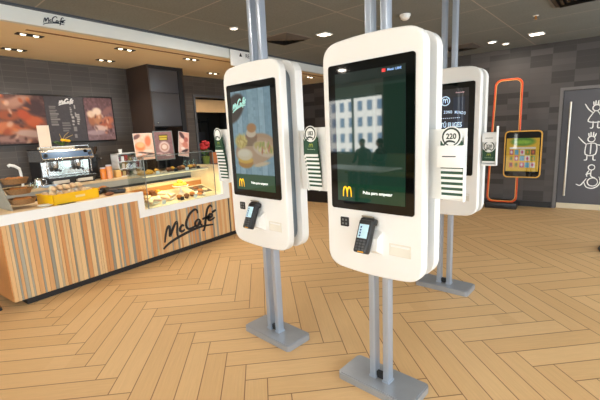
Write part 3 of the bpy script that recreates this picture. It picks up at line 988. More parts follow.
# jars, organiser, tap
def jar(x, y, h, r, c, label):
    t = thing('juice_jar', label, 'jar', (x, y, ZB), 0, 'orange jars on the back counter')
    obj('jar', MB().lathe([(0, 0), (r, 0), (r, h * .8), (r * .85, h * .9), (0, h * .9)]), mat('jar_' + str(c[0]), c, .15, var=.15, scale=12), t)
    obj('lid', MB().lathe([(0, h * .9), (r * .9, h * .9), (r * .9, h), (0, h)]), mat('lid_grey', (206, 200, 208), .4), t)
jar(-5.52, 2.76, .17, .04, (226, 130, 40), 'tall orange juice jar left of its pair by the grinder')
jar(-5.52, 2.85, .20, .045, (236, 164, 110), 'pale orange jar with grey lid, taller of the pair')
tag(obj('paper_box', MB().box((-.04, -.04, 0), (.04, .04, .11), bev=.003), mat('tan_box', (240, 196, 120), .6), loc=(-5.55, 2.985, ZB)), 'small tan box between the jars and the white organiser', 'box')
t = thing('organiser_shelf', 'white shelf organiser of packets on the back counter', 'organiser', (-5.62, 3.19, ZB))
g = MB()
for y in (-.185, .175):
    g.box((-.1, y, 0), (.1, y + .01, .35))
for z in (.0, .11, .22, .34):
    g.box((-.1, -.185, z), (.1, .185, z + .01))
g.box((-.1, -.185, 0), (-.095, .185, .35))
obj('rack', g, WHITE, t)
pc = [(176, 70, 60), (214, 190, 130), (150, 110, 90), (110, 120, 90), (226, 214, 196), (196, 150, 70), (120, 80, 100), (230, 230, 224)]
for q, z in enumerate((.01, .12, .23)):
    for j in range(6):
        h = .06 + .03 * ((j * 7 + q * 3) % 3) / 2
        tag(obj('packet', MB().box((-.05, -.024, 0), (.06, .024, h), bev=.004), mat('packet_%d' % ((j + q * 3) % 8), pc[(j + q * 3) % 8], .5, var=.1), loc=(-5.62, 3.19 - .145 + .058 * j, ZB + z)),
            '%s packet from the left on the %s shelf of the white organiser' % (ordn[j], ('bottom', 'middle', 'top')[q]), 'packet', 'packets in the white organiser')
tag(obj('paper_cup', MB().lathe([(0, 0), (.022, 0), (.03, .06), (.027, .06), (.02, .004), (0, .004)]), WHITE, loc=(-5.62, 3.11, ZB + .35)), 'small white cup on top of the white organiser', 'cup')
t = thing('water_tap', 'white swan neck water tap left of the espresso machine', 'tap', (-5.62, 1.79, ZB))
t.scale = (.8, .8, .95)
obj('column', MB().lathe([(0, 0), (.035, 0), (.03, .02), (.018, .05), (.018, .22), (0, .22)]), WHITE, t)
obj('spout', MB().tube([(0, .0, .2), (0, -.01, .27), (.0, -.07, .31), (0, -.13, .325), (0, -.15, .31)], .02), WHITE, t)
t = thing('milk_pitcher', 'steel milk pitcher left of the espresso machine', 'pitcher', (-5.52, 1.93, ZB))
obj('body', MB().lathe([(0, 0), (.048, 0), (.05, .05), (.04, .1), (.044, .115), (.04, .112), (.036, .1), (.045, .05), (0, .006)]), STEEL, t)
obj('handle', MB().tube([(.0, .044, .1), (0, .085, .09), (0, .085, .04), (0, .05, .025)], .006), STEEL, t)
t = thing('milk_pitcher', 'small clear pitcher between the tap and the steel pitcher', 'pitcher', (-5.48, 1.84, ZB))
obj('body', MB().lathe([(0, 0), (.036, 0), (.038, .04), (.032, .08), (.03, .08), (.034, .04), (0, .006)]), GLASS, t)
obj('handle', MB().tube([(.0, .033, .07), (0, .062, .065), (0, .062, .03), (0, .037, .02)], .005), GLASS, t)
cl = MB()
cl.box((-.07, -.1, 0), (.05, .1, .012), bev=.005).box((-.05, -.08, .012), (.05, .07, .022), bev=.005)
tag(obj('folded_cloth', cl, mat('blue_white_cloth', (176, 196, 216), .85, var=.12, scale=30), loc=(-5.455, 2.04, ZB), rotz=.2), 'pale blue folded cloth on the back counter edge', 'cloth')

# menu board (three panels on the tiled wall)
MX = XB + .035
t = thing('menu_board', 'long dark menu board with food pictures on the tiled wall', 'menu board', (XB, 2.57, 1.58))
obj('frame', MB().box((XB + .001, 1.72, 1.58), (MX, 3.335, 2.265), bev=.004), BLACKP, t, True)
pl = Pic(44, 44, (112, 78, 70)).speck(10, 2)
for cx, cy, rx, ry, c, r in ((.2, .2, .3, .13, (170, 128, 108), .2), (.5, .12, .25, .1, (186, 148, 130), -.3), (.25, .42, .22, .1, (176, 104, 62), .1), (.75, .55, .22, .14, (206, 116, 62), .3), (.35, .72, .34, .13, (196, 118, 74), .15), (.15, .64, .18, .1, (214, 140, 96), -.2), (.62, .8, .3, .09, (206, 180, 168), .1), (.8, .25, .2, .16, (92, 60, 56), .4), (.55, .4, .14, .1, (196, 100, 50), .5), (.3, .9, .4, .07, (176, 140, 128), .05), (.9, .8, .12, .2, (128, 92, 84), 0)):
    pl.ell(cx, cy, rx, ry, c, r, .3)
for i in range(26):
    pl.ell(rng.random(), rng.random(), .03 + .05 * rng.random(), .02 + .03 * rng.random(), [(226, 150, 90), (96, 60, 50), (230, 200, 180), (180, 96, 50)][i % 4], rng.random() * 3, .4, .7)
pl.a = np.clip(pl.a / 255.0, 0, 1) ** 1.35 * 255 * .92
picture('picture_panel', pl, EASTF(2.05, 1.922, MX), .60, .64, PRINT, t).location = -t.location
pr = Pic(40, 44, (96, 70, 74)).grad((108, 76, 78), (150, 122, 124)).speck(8, 2)
for cx, cy, rx, ry, c, r in ((.22, .5, .13, .16, (176, 118, 84), 0), (.42, .46, .15, .18, (196, 140, 100), 0), (.2, .38, .14, .08, (226, 200, 176), 0), (.42, .32, .16, .09, (232, 210, 190), 0), (.75, .55, .26, .1, (196, 124, 92), -.2), (.7, .66, .24, .08, (186, 110, 80), .1), (.5, .72, .24, .07, (220, 190, 176), .1), (.3, .82, .36, .06, (180, 156, 158), 0), (.8, .3, .2, .08, (150, 110, 104), -.4)):
    pr.ell(cx, cy, rx, ry, c, r, .25)
for i in range(22):
    pr.ell(.1 + .8 * rng.random(), .4 + .45 * rng.random(), .03 + .04 * rng.random(), .02 + .02 * rng.random(), [(236, 206, 180), (120, 76, 70), (214, 150, 120), (90, 60, 64)][i % 4], rng.random() * 3, .4, .6)
pr.a = np.clip(pr.a / 255.0, 0, 1) ** 1.25 * 255 * .95
picture('picture_panel', pr, EASTF(3.10, 1.922, MX), .43, .64, PRINT, t).location = -t.location
pm = Pic(60, 60, (58, 52, 54)).speck(2, 2)
pm.lines(.10, .34, .22, .62, 11, (150, 146, 138), .7)
pm.lines(.62, .68, .24, .40, 5, (176, 172, 164), .8); pm.lines(.74, .79, .22, .40, 2, (176, 172, 164), .8)
pm.lines(.64, .72, .46, .62, 3, (186, 182, 174), .8); pm.lines(.77, .86, .40, .60, 5, (186, 182, 174), .8)
pm.lines(.66, .76, .72, .88, 2, (150, 146, 138), .7); pm.lines(.36, .6, .58, .76, 4, (150, 146, 138), .5)
picture('price_panel', pm, EASTF(2.615, 1.922, MX), .52, .64, PRINT, t).location = -t.location
obj('lettering', script_logo(MB(), EASTF(2.64, 2.165, MX + .003), .21, .017, .003), WCARD, t, True)

# tall cabinet and posters
t = thing('tall_cabinet', 'tall dark grey cabinet with brown side beside the menu board', 'cabinet', (XB, 3.65, ZB))
obj('side_panel', MB().box((XB + .001, 3.65, ZB), (-5.50, 3.675, ZS - .002)), DBROWN, t, True)
obj('side_panel', MB().box((XB + .001, 4.30, ZB), (-5.50, 4.325, ZS - .002)), DBROWN, t, True)
obj('door', MB().box((-5.53, 3.675, 2.315), (-5.51, 4.21, ZS - .06), bev=.002), mat('graphite_door', (66, 67, 72), .4, var=.05), t, True)
d = obj('door', MB().box((-5.53, 3.675, 1.78), (-5.51, 4.21, 2.31), bev=.002), mat('graphite_door', (84, 84, 88), .4), t, True)
obj('knob', MB().ball((-5.497, 3.74, 1.83), .012), STEEL, d, True)
obj('pillar_panel', MB().box((-5.53, 4.215, ZB), (-5.505, 4.30, ZS - .002)), BLACKP, t, True)
obj('back_panel', MB().box((XB + .002, 3.675, ZB), (XB + .012, 4.30, 1.78)).box((XB + .012, 3.675, 1.765), (-5.53, 4.215, 1.78)), BLACKP, t, True)
obj('top_panel', MB().box((-5.53, 3.675, ZS - .058), (-5.51, 4.215, ZS - .002)), BLACKP, t, True)

def poster(y0, y1, z0, z1, x, pic, label, tilt=0.0, frm=None):
    yc, h, w = (y0 + y1) / 2, z1 - z0, y1 - y0
    t = thing('poster_stand', label, 'poster', (x, yc, ZB), 0, 'poster stands on the back counter')
    rx = Matrix.Rotation(-tilt, 4, 'Y')
    T = Matrix.Translation((0, 0, z0 - ZB)) @ Matrix.Rotation(-.05, 4, 'Y') @ Matrix.Rotation(tilt, 4, 'X')
    obj('board', MB().box((-.012, -w / 2, 0), (0, w / 2, h), M=T), WCARD if frm is None else frm, t)
    picture('print', pic, T @ EASTF(0, h / 2, 0), w * (.98 if frm is None else .9), h * (.98 if frm is None else .93), PRINT, t)
    f = MB().box((-.045, -.09, 0), (.05, .09, .012), bev=.004)
    f.box((-.02, -.012, .012), (-.006, .012, z0 - ZB + .1))
    obj('stand', f, BLACKP, t)
pa = Pic(36, 44, (248, 196, 166)).grad((252, 206, 180), (246, 190, 160)).speck(5, 2)
for cx, cy, rx, ry, c, r in ((.28, .5, .26, .16, (240, 138, 84), 0), (.3, .44, .2, .1, (250, 188, 130), 0), (.72, .3, .16, .2, (236, 130, 88), .3), (.15, .12, .2, .08, (120, 84, 80), -.3), (.5, .86, .6, .035, (60, 44, 44), -.12), (.55, .75, .45, .03, (90, 66, 60), .12), (.2, .8, .14, .05, (226, 214, 206), 0), (.7, .68, .25, .06, (246, 220, 200), 0)):
    pa.ell(cx, cy, rx, ry, c, r, .25)
poster(3.26, 3.585, 1.265, 1.675, -5.45, pa, 'pink poster of pastries, left of the three posters')
pb = Pic(36, 48, (140, 104, 104)).speck(5, 2)
pb.rect(.25, .1, .75, .3, (90, 74, 30)); pb.rect(.28, .13, .72, .2, (206, 180, 60)); pb.rect(.28, .22, .7, .28, (214, 190, 70))
for cx, cy, rx, ry, c, r in ((.5, .55, .3, .2, (226, 200, 190), 0), (.5, .56, .22, .14, (186, 140, 122), 0), (.5, .55, .15, .09, (232, 210, 196), 0), (.2, .8, .2, .06, (196, 160, 156), .1), (.7, .85, .22, .05, (216, 186, 180), 0)):
    pb.ell(cx, cy, rx, ry, c, r, .15)
poster(3.60, 3.96, 1.23, 1.70, -5.45, pb, 'grey framed poster of a coffee cup, middle of the three posters', .0, mat('grey_poster_frame', (120, 124, 122), .4))
pc_ = Pic(28, 44, (222, 176, 160)).speck(6, 2)
for cx, cy, rx, ry, c, r in ((.3, .15, .3, .1, (90, 60, 60), .4), (.6, .5, .3, .14, (206, 130, 110), .2), (.3, .36, .2, .1, (240, 206, 190), 0), (.6, .78, .34, .07, (66, 46, 48), -.2), (.4, .68, .2, .06, (240, 220, 210), 0), (.7, .3, .2, .1, (180, 100, 90), 0)):
    pc_.ell(cx, cy, rx, ry, c, r, .25)
poster(4.03, 4.24, 1.26, 1.675, -5.45, pc_, 'narrow pink leaning poster, right of the three posters', -.16)

# on the ledge of the kitchen hatch
t = thing('potted_flower', 'red flower in green pot on the kitchen hatch ledge', 'plant', (XB + .02, 5.14, HZ0))
obj('pot', MB().lathe([(0, 0), (.06, 0), (.085, .15), (.09, .16), (.075, .155), (0, .15)]), mat('olive_pot', (128, 142, 50), .5), t)
bl = MB()
for i in range(16):
    a = i * 2.4; r = .035 + .012 * (i % 4)
    bl.ball((math.cos(a) * r, math.sin(a) * r, .33 + .028 * (i % 5)), .036, u=8, v=6)
obj('blossom', bl, mat('crimson_petals', (196, 52, 56), .7, var=.2), t)
lv = MB()
for i in range(12):
    a = i * 2.1
    lv.ball((math.cos(a) * .05, math.sin(a) * .05, .21 + .02 * (i % 4)), (.05, .02, .012), M=Matrix.Rotation(a, 4, 'Z') @ Matrix.Rotation(-.7, 4, 'Y'), u=8, v=6)
lv.tube([(0, 0, .14), (0, 0, .33)], .012)
obj('leaves', lv, mat('leaf_green', (70, 104, 38), .6), t)
tag(obj('paper_bag', MB().prism([(-.07, 0), (.07, 0), (.08, .22), (-.08, .22)], frame((XB + .08, 5.36, HZ0), (0, 1, 0), (0, 0, 1)), -.1), mat('terracotta_bag', (196, 120, 70), .6)), 'terracotta paper bag beside the red flower pot', 'bag')
t = thing('kitchen_shelf', 'metal kitchen shelf unit seen through the hatch', 'shelf', (KX + .02, 5.6, 0))
s_ = MB()
for z in (.5, 1.0, 1.45, 1.9):
    s_.box((0, -.7, z), (.35, .7, z + .03))
for y in (-.7, .67):
    for x in (0, .32):
        s_.box((x, y, 0), (x + .03, y + .03, 2.0))
obj('rack', s_, STEEL, t)
for i in range(5):
    tag(obj('storage_box', MB().box((0, -.1, 0), (.25, .1, .2 + .06 * (i % 2)), bev=.006), [WHITE, DGREY, PLASTER][i % 3], loc=(KX + .05, 5.08 + .26 * i, 1.48)), '%s storage box from the left on the kitchen shelf' % ordn[i], 'box', 'boxes in the kitchen')

# ------------------------------------------------------------------ order kiosks
def outline(inset=0.0, hw=.31, z0=.755, z1=2.085, n=8):
    """rounded tall body: arched top and bottom, big soft corners"""
    pts = []
    def quad(p0, p1, p2):
        for k in range(n):
            t = k / n
            pts.append((p0[0] * (1 - t) ** 2 + 2 * p1[0] * t * (1 - t) + p2[0] * t * t, p0[1] * (1 - t) ** 2 + 2 * p1[1] * t * (1 - t) + p2[1] * t * t))
    h = hw - inset; a = z0 + inset; b = z1 - inset
    quad((h, a + .12), (h, a + .024), (h - .10, a + .014)); quad((h - .10, a + .014), (0, a - .006), (-h + .10, a + .014)); quad((-h + .10, a + .014), (-h, a + .024), (-h, a + .12))
    quad((-h, b - .12), (-h, b - .024), (-h + .10, b - .014)); quad((-h + .10, b - .014), (0, b + .006), (h - .10, b - .014)); quad((h - .10, b - .014), (h, b - .024), (h, b - .12))
    return pts
def rrect(x0, y0, x1, y1, r, n=5):
    pts = []
    for cx, cy, a0 in ((x1 - r, y0 + r, -90), (x1 - r, y1 - r, 0), (x0 + r, y1 - r, 90), (x0 + r, y0 + r, 180)):
        for k in range(n + 1):
            a = math.radians(a0 + 90 * k / n)
            pts.append((cx + r * math.cos(a), cy + r * math.sin(a)))
    return pts
FRONT = lambda u, z, y: frame((u, y, z), (1, 0, 0), (0, 0, 1))      # faces -y (towards the camera)
DISC_RING = mat('black_green_ink', (20, 40, 30), .5)

def kiosk_display(parent, kind):
    W, H = .43, .71; zc = 1.5425; y = -.1085
    if kind == 'food':
        p = Pic(62, 102, (150, 190, 206))
        for i in range(7):
            x0 = i / 7
            c = [(150, 188, 204), (166, 202, 216), (138, 178, 196), (158, 196, 210)][i % 4]
            p.rect(x0, 0, x0 + 1 / 7 - .012, 1, c)
        p.speck(5, 3)
        for i in range(6):
            p.rect(i / 7 + 1 / 7 - .012, 0, i / 7 + 1 / 7, 1, (112, 150, 168), .6)
        p.ell(.06, .17, .30, .13, (58, 46, 42), -.25, .1)
        p.ell(.55, .58, .52, .15, (196, 160, 124), -.08, .05); p.ell(.55, .6, .5, .13, (206, 172, 136), -.08, .05)
        p.ell(.48, .46, .15, .06, (150, 110, 80), 0, .1); p.ell(.48, .42, .13, .045, (232, 214, 186), 0, .1); p.ell(.5, .37, .12, .045, (196, 140, 84), 0, .15)
        p.rect(.3, .47, .62, .55, (150, 120, 92)); p.ell(.2, .5, .16, .07, (226, 208, 120), 0, .2)
        for i in range(18):
            p.ell(.1 + .24 * rng.random(), .46 + .08 * rng.random(), .05, .012, [(240, 220, 140), (206, 176, 90)][i % 2], rng.random() * 3, .3)
        p.ell(.78, .58, .27, .075, (226, 206, 176), .1, .1); p.ell(.78, .565, .24, .055, (210, 190, 120), .1, .1)
        for i in range(22):
            p.ell(.58 + .4 * rng.random(), .53 + .09 * rng.random(), .035, .016, [(166, 176, 90), (236, 216, 190), (206, 130, 90), (240, 226, 160)][i % 4], rng.random() * 3, .3)
        p.ell(.29, .72, .20, .055, (196, 140, 60), 0, .1); p.ell(.29, .69, .20, .035, (240, 196, 80), 0, .1); p.ell(.28, .635, .205, .06, (240, 226, 190), 0, .12); p.ell(.26, .62, .15, .035, (248, 238, 210), 0, .2)
        p.ell(.7, .73, .2, .02, (226, 206, 170), -.1, .2)
        p.rect(0, .835, 1, 1, (24, 92, 56))
        m = SCREEN
    elif kind == 'green':
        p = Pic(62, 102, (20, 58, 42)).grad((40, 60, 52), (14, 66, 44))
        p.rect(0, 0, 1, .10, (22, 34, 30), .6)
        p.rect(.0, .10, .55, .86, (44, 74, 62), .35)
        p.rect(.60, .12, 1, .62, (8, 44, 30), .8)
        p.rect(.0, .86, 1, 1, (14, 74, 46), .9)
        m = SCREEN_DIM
    else:
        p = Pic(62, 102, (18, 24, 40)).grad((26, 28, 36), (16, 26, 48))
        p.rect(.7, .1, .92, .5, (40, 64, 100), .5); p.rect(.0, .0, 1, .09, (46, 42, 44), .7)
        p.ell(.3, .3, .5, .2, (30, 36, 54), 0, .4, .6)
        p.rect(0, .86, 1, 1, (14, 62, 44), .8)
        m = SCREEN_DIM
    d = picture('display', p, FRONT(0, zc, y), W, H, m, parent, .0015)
    yt = y - .0018
    if kind in ('food', 'green'):
        obj('emblem', arches(MB(), FRONT(-.155 if kind == 'food' else -.148, 1.236 if kind == 'food' else 1.24, yt), .056, .056, .0095, .001), emit_mat('lit_yellow', (250, 196, 30), .9), d)
        obj('lettering', MB().text('Pulsa para empezar', .0235, FRONT(.05, 1.243, yt), .0008, bold=.0006), emit_mat('lit_white', (236, 244, 238), .9), d)
    if kind == 'food':
        obj('lettering', script_logo(MB(), FRONT(-.12, 1.80, yt) @ Matrix.Rotation(.12, 4, 'Z'), .17, .012, .0008), emit_mat('lit_mint', (150, 196, 190), .8), d)
    if kind == 'green':
        obj('emblem', MB().box((.085, yt - .001, 1.872), (.105, yt, 1.888)), emit_mat('lit_red', (206, 40, 40), .9), d)
        obj('lettering', MB().text('Menú 1,00€', .016, FRONT(.155, 1.88, yt), .0008, bold=.0004), emit_mat('lit_blue', (130, 170, 226), .9), d)
    if kind == 'dark':
        LW = emit_mat('lit_bluewhite', (196, 222, 250), .9)
        r = MB(); r.tube([(0.015 + .038 * math.cos(a), yt, 1.797 + .038 * math.sin(a)) for a in [2 * PI * k / 28 for k in range(28)]], .0042, 6, True)
        obj('emblem', arches(r, FRONT(.015, 1.797, yt), .042, .036, .008, .001), LW, d)
        tx = MB()
        word = 'QUALITY ZONO MUNDO'; i = 0
        for part in word.split():
            tx = MB()
            for ch in part:
                q = (i - (len(word) - 1) / 2) / ((len(word) - 1) / 2)
                tx.text(ch, .034, FRONT(q * .165 + .02, 1.70 - .018 * q * q, yt) @ Matrix.Rotation(-.16 * q, 4, 'Z'), .0008, sx=.62, bold=.0009)
                i += 1
            i += 1
            obj('lettering', tx, LW, d)
        tx = MB()
        tx.text('AHORA TÚ ELIGES', .058, FRONT(-.01, 1.585, yt), .0008, sx=.72, bold=.0016)
        obj('lettering', tx, LW, d); tx = MB()
        for i in range(18):
            tx.box((-.16 + .0175 * i, yt - .0008, 1.644), (-.152 + .0175 * i, yt, 1.65))
        obj('dotted_rule', tx, LW, d)
        obj('lettering', MB().text('Novedades', .016, FRONT(.14, 1.862, yt), .0008), emit_mat('lit_pink', (230, 190, 196), .7), d)
    return d

def number_rack(parent, side, z):
    """white slotted holder on the kiosk's flank; cards are things of their own"""
    s = side
    b = MB()
    u0, u1 = (.288, .45) if s > 0 else (-.45, -.288)
    b.box((u0, -.012, z - .385), (u1, -.006, z - .005), bev=.002)
    b.box((u1 - .004 if s > 0 else u0, -.055, z - .385), (u1 if s > 0 else u0 + .004, -.006, z - .06 if s > 0 else z - .06))
    r = obj('number_rack', b, WHITE, parent)
    return r

def number_card(u, z, yy, kiosk, txt, label, grp, style='green', h=.17, w=.105):
    """one numbered table marker: rounded card with a disc at its head"""
    t = thing('number_card', label, 'number card', (0, 0, 0), 0, grp)
    t.location = kiosk.matrix_world_loc @ Vector((u, yy, z)); t.rotation_euler = (0, 0, kiosk.rotz)
    return t

class K:  # placement record of a kiosk
    pass

def kiosk(loc, yawdeg, label, kind):
    t = thing('order_kiosk', label, 'kiosk', (*loc, 0), math.radians(yawdeg), 'self order kiosks')
    obj('base_plate', MB().prism(rrect(-.258, -.118, .258, .132, .03), frame((0, 0, 0), (1, 0, 0), (0, 1, 0)), .042).prism(rrect(-.25, -.11, .25, .124, .026), frame((0, 0, .042), (1, 0, 0), (0, 1, 0)), .006), BASEM, t)
    for s in (-1, 1):
        b = MB().box((s * .047 - .02, -.0275, .048), (s * .047 + .02, .0275, HC), bev=.003)
        b.box((s * .047 - .024, -.032, .048), (s * .047 + .024, .032, .06))
        obj('post', b, ALU, t)
    obj('post_bracket', MB().box((-.027, -.012, .05), (.027, .012, .09)), BLACKP, t)
    for nm, sg, dd, inner in (('front_shell', -1, 0.0, .045), ('back_shell', 1, .012, .036)):
        L = []
        for d, ins in ((.1 + dd, .012), (.0985 + dd, .006), (.095 + dd, .002), (.089 + dd, 0.0), (inner + .002, 0.0), (inner, .003)):
            L.append([(u, sg * d, z) for u, z in outline(ins)])
        so = obj(nm, MB().loft(L), KWHITE, t, smooth=50)
        so.modifiers.new('flat_faces', 'WEIGHTED_NORMAL').keep_sharp = True
    cpts = outline(.045)
    obj('core_frame', MB().loft([[(u, -.0445, z) for u, z in cpts], [(u, .0355, z) for u, z in cpts]]), mat('blue_grey_core', (120, 132, 142), .35, .5), t)
    obj('screen_glass', MB().prism(rrect(-.264, 1.138, .264, 1.947, .016), FRONT(0, 0, -.1), .0075), BLACKG, t)
    kiosk_display(t, kind)
    # contactless reader
    n = obj('contactless_reader', MB().prism(rrect(-.206, 1.03, -.148, 1.086, .006), FRONT(0, 0, -.1), .005), BLACKP, t)
    ic = MB()
    for du in (-.012, .012):
        for dz in (-.011, .011):
            ic.box((-.177 + du - .006, -.1062, 1.058 + dz - .006), (-.177 + du + .006, -.105, 1.058 + dz + .006))
    obj('icon', ic, mat('grey_icon', (110, 112, 112), .5), n)
    # payment terminal on a white wedge
    br = MB().prism([(.1, 1.03), (.155, 1.0), (.165, .935), (.1, .9)], frame((-.03, 0, 0), (0, -1, 0), (0, 0, 1)), -.105)
    obj('terminal_bracket', br, KWHITE, t)
    T = Matrix.Translation((.004, -.165, 1.015)) @ Matrix.Rotation(math.radians(-24), 4, 'X') @ Matrix.Rotation(math.radians(-5), 4, 'Z')
    T2 = T @ Matrix.Rotation(PI / 2, 4, 'X')
    pt = obj('payment_terminal', MB().box((-.044, -.024, -.1), (.044, .022, .085), M=T, bev=.010).box((-.05, -.012, .06), (.05, .03, .1), M=T, bev=.012), BLACKP, t)
    obj('terminal_screen', MB().box((-.032, -.026, -.02), (.032, -.0235, .058), M=T, bev=.001), emit_mat('terminal_lcd', (176, 206, 216), .55), pt)
    dots = MB()
    for q in range(4):
        dots.box((-.022, -.0268, .036 - .016 * q), (-.012, -.0258, .046 - .016 * q), M=T)
    obj('screen_icons', dots, mat('deep_blue', (30, 70, 130), .4), pt)
    kp = MB()
    for a in range(3):
        for c in range(4):
            kp.box((-.03 + .022 * a, -.0275, -.088 + .016 * c), (-.014 + .022 * a, -.0235, -.077 + .016 * c), M=T)
    obj('keypad', kp, mat('key_grey', (74, 76, 78), .5), pt)
    obj('enter_key', MB().box((-.006, -.0285, -.098), (.03, -.0235, -.091), M=T), mat('amber_key', (214, 150, 30), .4), pt)
    obj('card_slot', MB().box((-.04, -.018, .0995), (.03, .012, .108), M=T, bev=.003), mat('slot_metal', (150, 140, 120), .3, .6), pt)
    # receipt outlet: raised frame round a sloped recess
    rf = MB()
    a0, a1, z0, z1 = .118, .245, .908, .976
    for q in ((a0, z0, a1, z0 + .007), (a0, z1 - .007, a1, z1), (a0, z0, a0 + .007, z1), (a1 - .007, z0, a1, z1)):
        rf.box((q[0], -.104, q[1]), (q[2], -.1, q[3]))
    rf.prism([(.1, z0 + .006), (.1035, z0 + .006), (.1, z1 - .02)], frame((a0 + .007, 0, 0), (0, -1, 0), (0, 0, 1)), -(a1 - a0 - .014))
    obj('receipt_outlet', rf, mat('receipt_white', (226, 220, 206), .4), t)
    k = K(); k.t = t; k.M = Matrix.Translation((*loc, 0)) @ Matrix.Rotation(math.radians(yawdeg), 4, 'Z'); k.rz = math.radians(yawdeg)
    return k

kL = kiosk((-1.850, 2.118), -8, 'left kiosk, its screen showing burgers on blue boards', 'food')
kM = kiosk((-.895, 2.0), -7, 'nearest kiosk in the middle, dark green reflecting screen', 'green')
kR = kiosk((-.975, 3.70), -6, 'farthest kiosk at right, dark blue screen with white words', 'dark')

CARD_MESH = {}
def place_card(k, u, y, z, label, grp, head=None, pocket=False, hidden=False):
    """marker card hanging in a rack: foot of the card at z; head = number shown on its disc"""
    t = thing('number_card', label, 'number card', k.M @ Vector((u, y, z)), k.rz, grp)
    w, h = .052, .155
    if head is None:
        if 'strip' not in CARD_MESH:
            o = obj('panel', MB().prism([(-w, .013), (w, .013), (w, .14), (-w, .14)], FRONT(0, 0, .001), .0015), GREEN, t)
            o2 = obj('white_edge', MB().prism([(-w - .002, 0), (w + .002, 0), (w + .002, .013), (-w - .002, .013)], FRONT(0, 0, .001), .002), WCARD, t)
            o3 = obj('green_band', MB().prism([(-w, .013), (w, .013), (w, .022), (-w, .022)], FRONT(0, 0, .001), .0016), GREEN, t)
            bpy.data.objects.remove(o3)
            CARD_MESH['strip'] = (o.data, o2.data)
        else:
            for nm, me in zip(('panel', 'white_edge'), CARD_MESH['strip']):
                o = bpy.data.objects.new(nm, me); COL.objects.link(o); o.parent = t
        return t
    obj('panel', MB().prism([(-w, 0), (w, 0), (w, .11), (-w, .11)], FRONT(0, 0, 0), .002), GREEN, t)
    obj('white_edge', MB().prism([(-w - .002, -.014), (w + .002, -.014), (w + .002, .002), (-w - .002, .002)], FRONT(0, 0, 0), .0024), WCARD, t)
    cz = .128; r = .05
    obj('disc', MB().prism([(r * math.cos(2 * PI * q / 32), cz + r * math.sin(2 * PI * q / 32)) for q in range(32)], FRONT(0, 0, -.002), .002), WCARD, t)
    g = MB()
    pts = [(.040 * math.cos(a), cz + .040 * math.sin(a)) for a in [math.radians(-70 + 320 * q / 20) for q in range(21)]]
    g.ribbon(pts, .009, FRONT(0, 0, -.0041), .0008)
    g.ribbon([(-.036, cz - .04), (-.02, cz - .022), (.0, cz - .02), (.02, cz - .026)], .010, FRONT(0, 0, -.0041), .0008)
    obj('speech_ring', g, DISC_RING, t)
    if head:
        obj('number', MB().text(head, .036, FRONT(0, cz + .002, -.0041), .001, sx=.9, bold=.001), DISC_RING, t)
    e = arches(MB(), FRONT(0, .055, -.0021), .03, .02, .005, .0008)
    obj('emblem', e, mat('olive_gold', (150, 160, 50), .5), t)
    obj('lettering', MB().text('Te lo llevamos', .0115, FRONT(0, .032, -.0021), .0006), mat('pale_green', (170, 190, 160), .5), t)
    return t
def rack(k, side, z, name, grp, head, n=8, pocket=False, step=.0265, uc=.40, yo=0.0):
    """rack + its cards; z = top of the front card"""
    s = side
    u = s * uc
    lo = z - .18
    b = MB()
    e_ = uc + .058
    b.box((min(s * .285, s * e_), yo - .006, z - .20 - n * step), (max(s * .285, s * e_), yo, z - .01), bev=.002)
    b.box((s * e_ - (.004 if s > 0 else 0), yo - .032, z - .20 - n * step), (s * e_ + (0 if s > 0 else .004), yo, z - .05))
    r = obj('number_rack', b, WHITE, k.t)
    if pocket:
        obj('pocket', MB().box((u - .062, -.066, z - .193), (u + .058, -.056, z - .088), bev=.004).box((u - .062, -.056, z - .193), (u - .056, -.006, z - .088)).box((u + .052, -.056, z - .193), (u + .058, -.006, z - .088)), WHITE, r)
        obj('slot', MB().box((u - .035, -.0668, z - .142), (u + .03, -.0655, z - .137)), BLACKP, r)
    place_card(k, u, yo - .046, lo + .004, 'number card %s at the front of the %s rack' % (head or 'with speech ring', name), grp, head)
    for i in range(n):
        place_card(k, u, yo - .040 + .0035 * i, lo - .006 - step * (i + 1), '%s striped card below the front card in the %s rack' % (['first', 'second', 'third', 'fourth', 'fifth', 'sixth', 'seventh', 'eighth', 'ninth'][i], name), grp)
rack(kM, 1, 1.585, 'nearest kiosk right hand', 'number cards in the kiosk racks', '220', 6, True, .027, .42)
rack(kM, -1, 1.625, 'nearest kiosk left hand', 'number cards in the kiosk racks', '183', 8, uc=.45, yo=-.02)
rack(kL, 1, 1.61, 'left kiosk right hand', 'number cards in the kiosk racks', '133', 8, uc=.425, yo=.07)
rack(kL, -1, 1.65, 'left kiosk left hand', 'number cards in the kiosk racks', '', 9, uc=.51)
# low holder on the far kiosk's right flank
b = MB().box((.285, -.006, 1.235), (.435, 0, 1.51), bev=.002).box((.429, -.05, 1.235), (.435, 0, 1.56)).box((.315, -.05, 1.225), (.435, 0, 1.24)).box((.32, -.055, 1.425), (.429, -.045, 1.50))
r = obj('number_rack', b, WHITE, kR.t)
obj('slot', MB().box((.345, -.0562, 1.46), (.405, -.0548, 1.464)), BLACKP, r)
place_card(kR, .375, -.042, 1.262, 'green number card 220 in the rack of the farthest kiosk', 'number cards in the kiosk racks', '220')

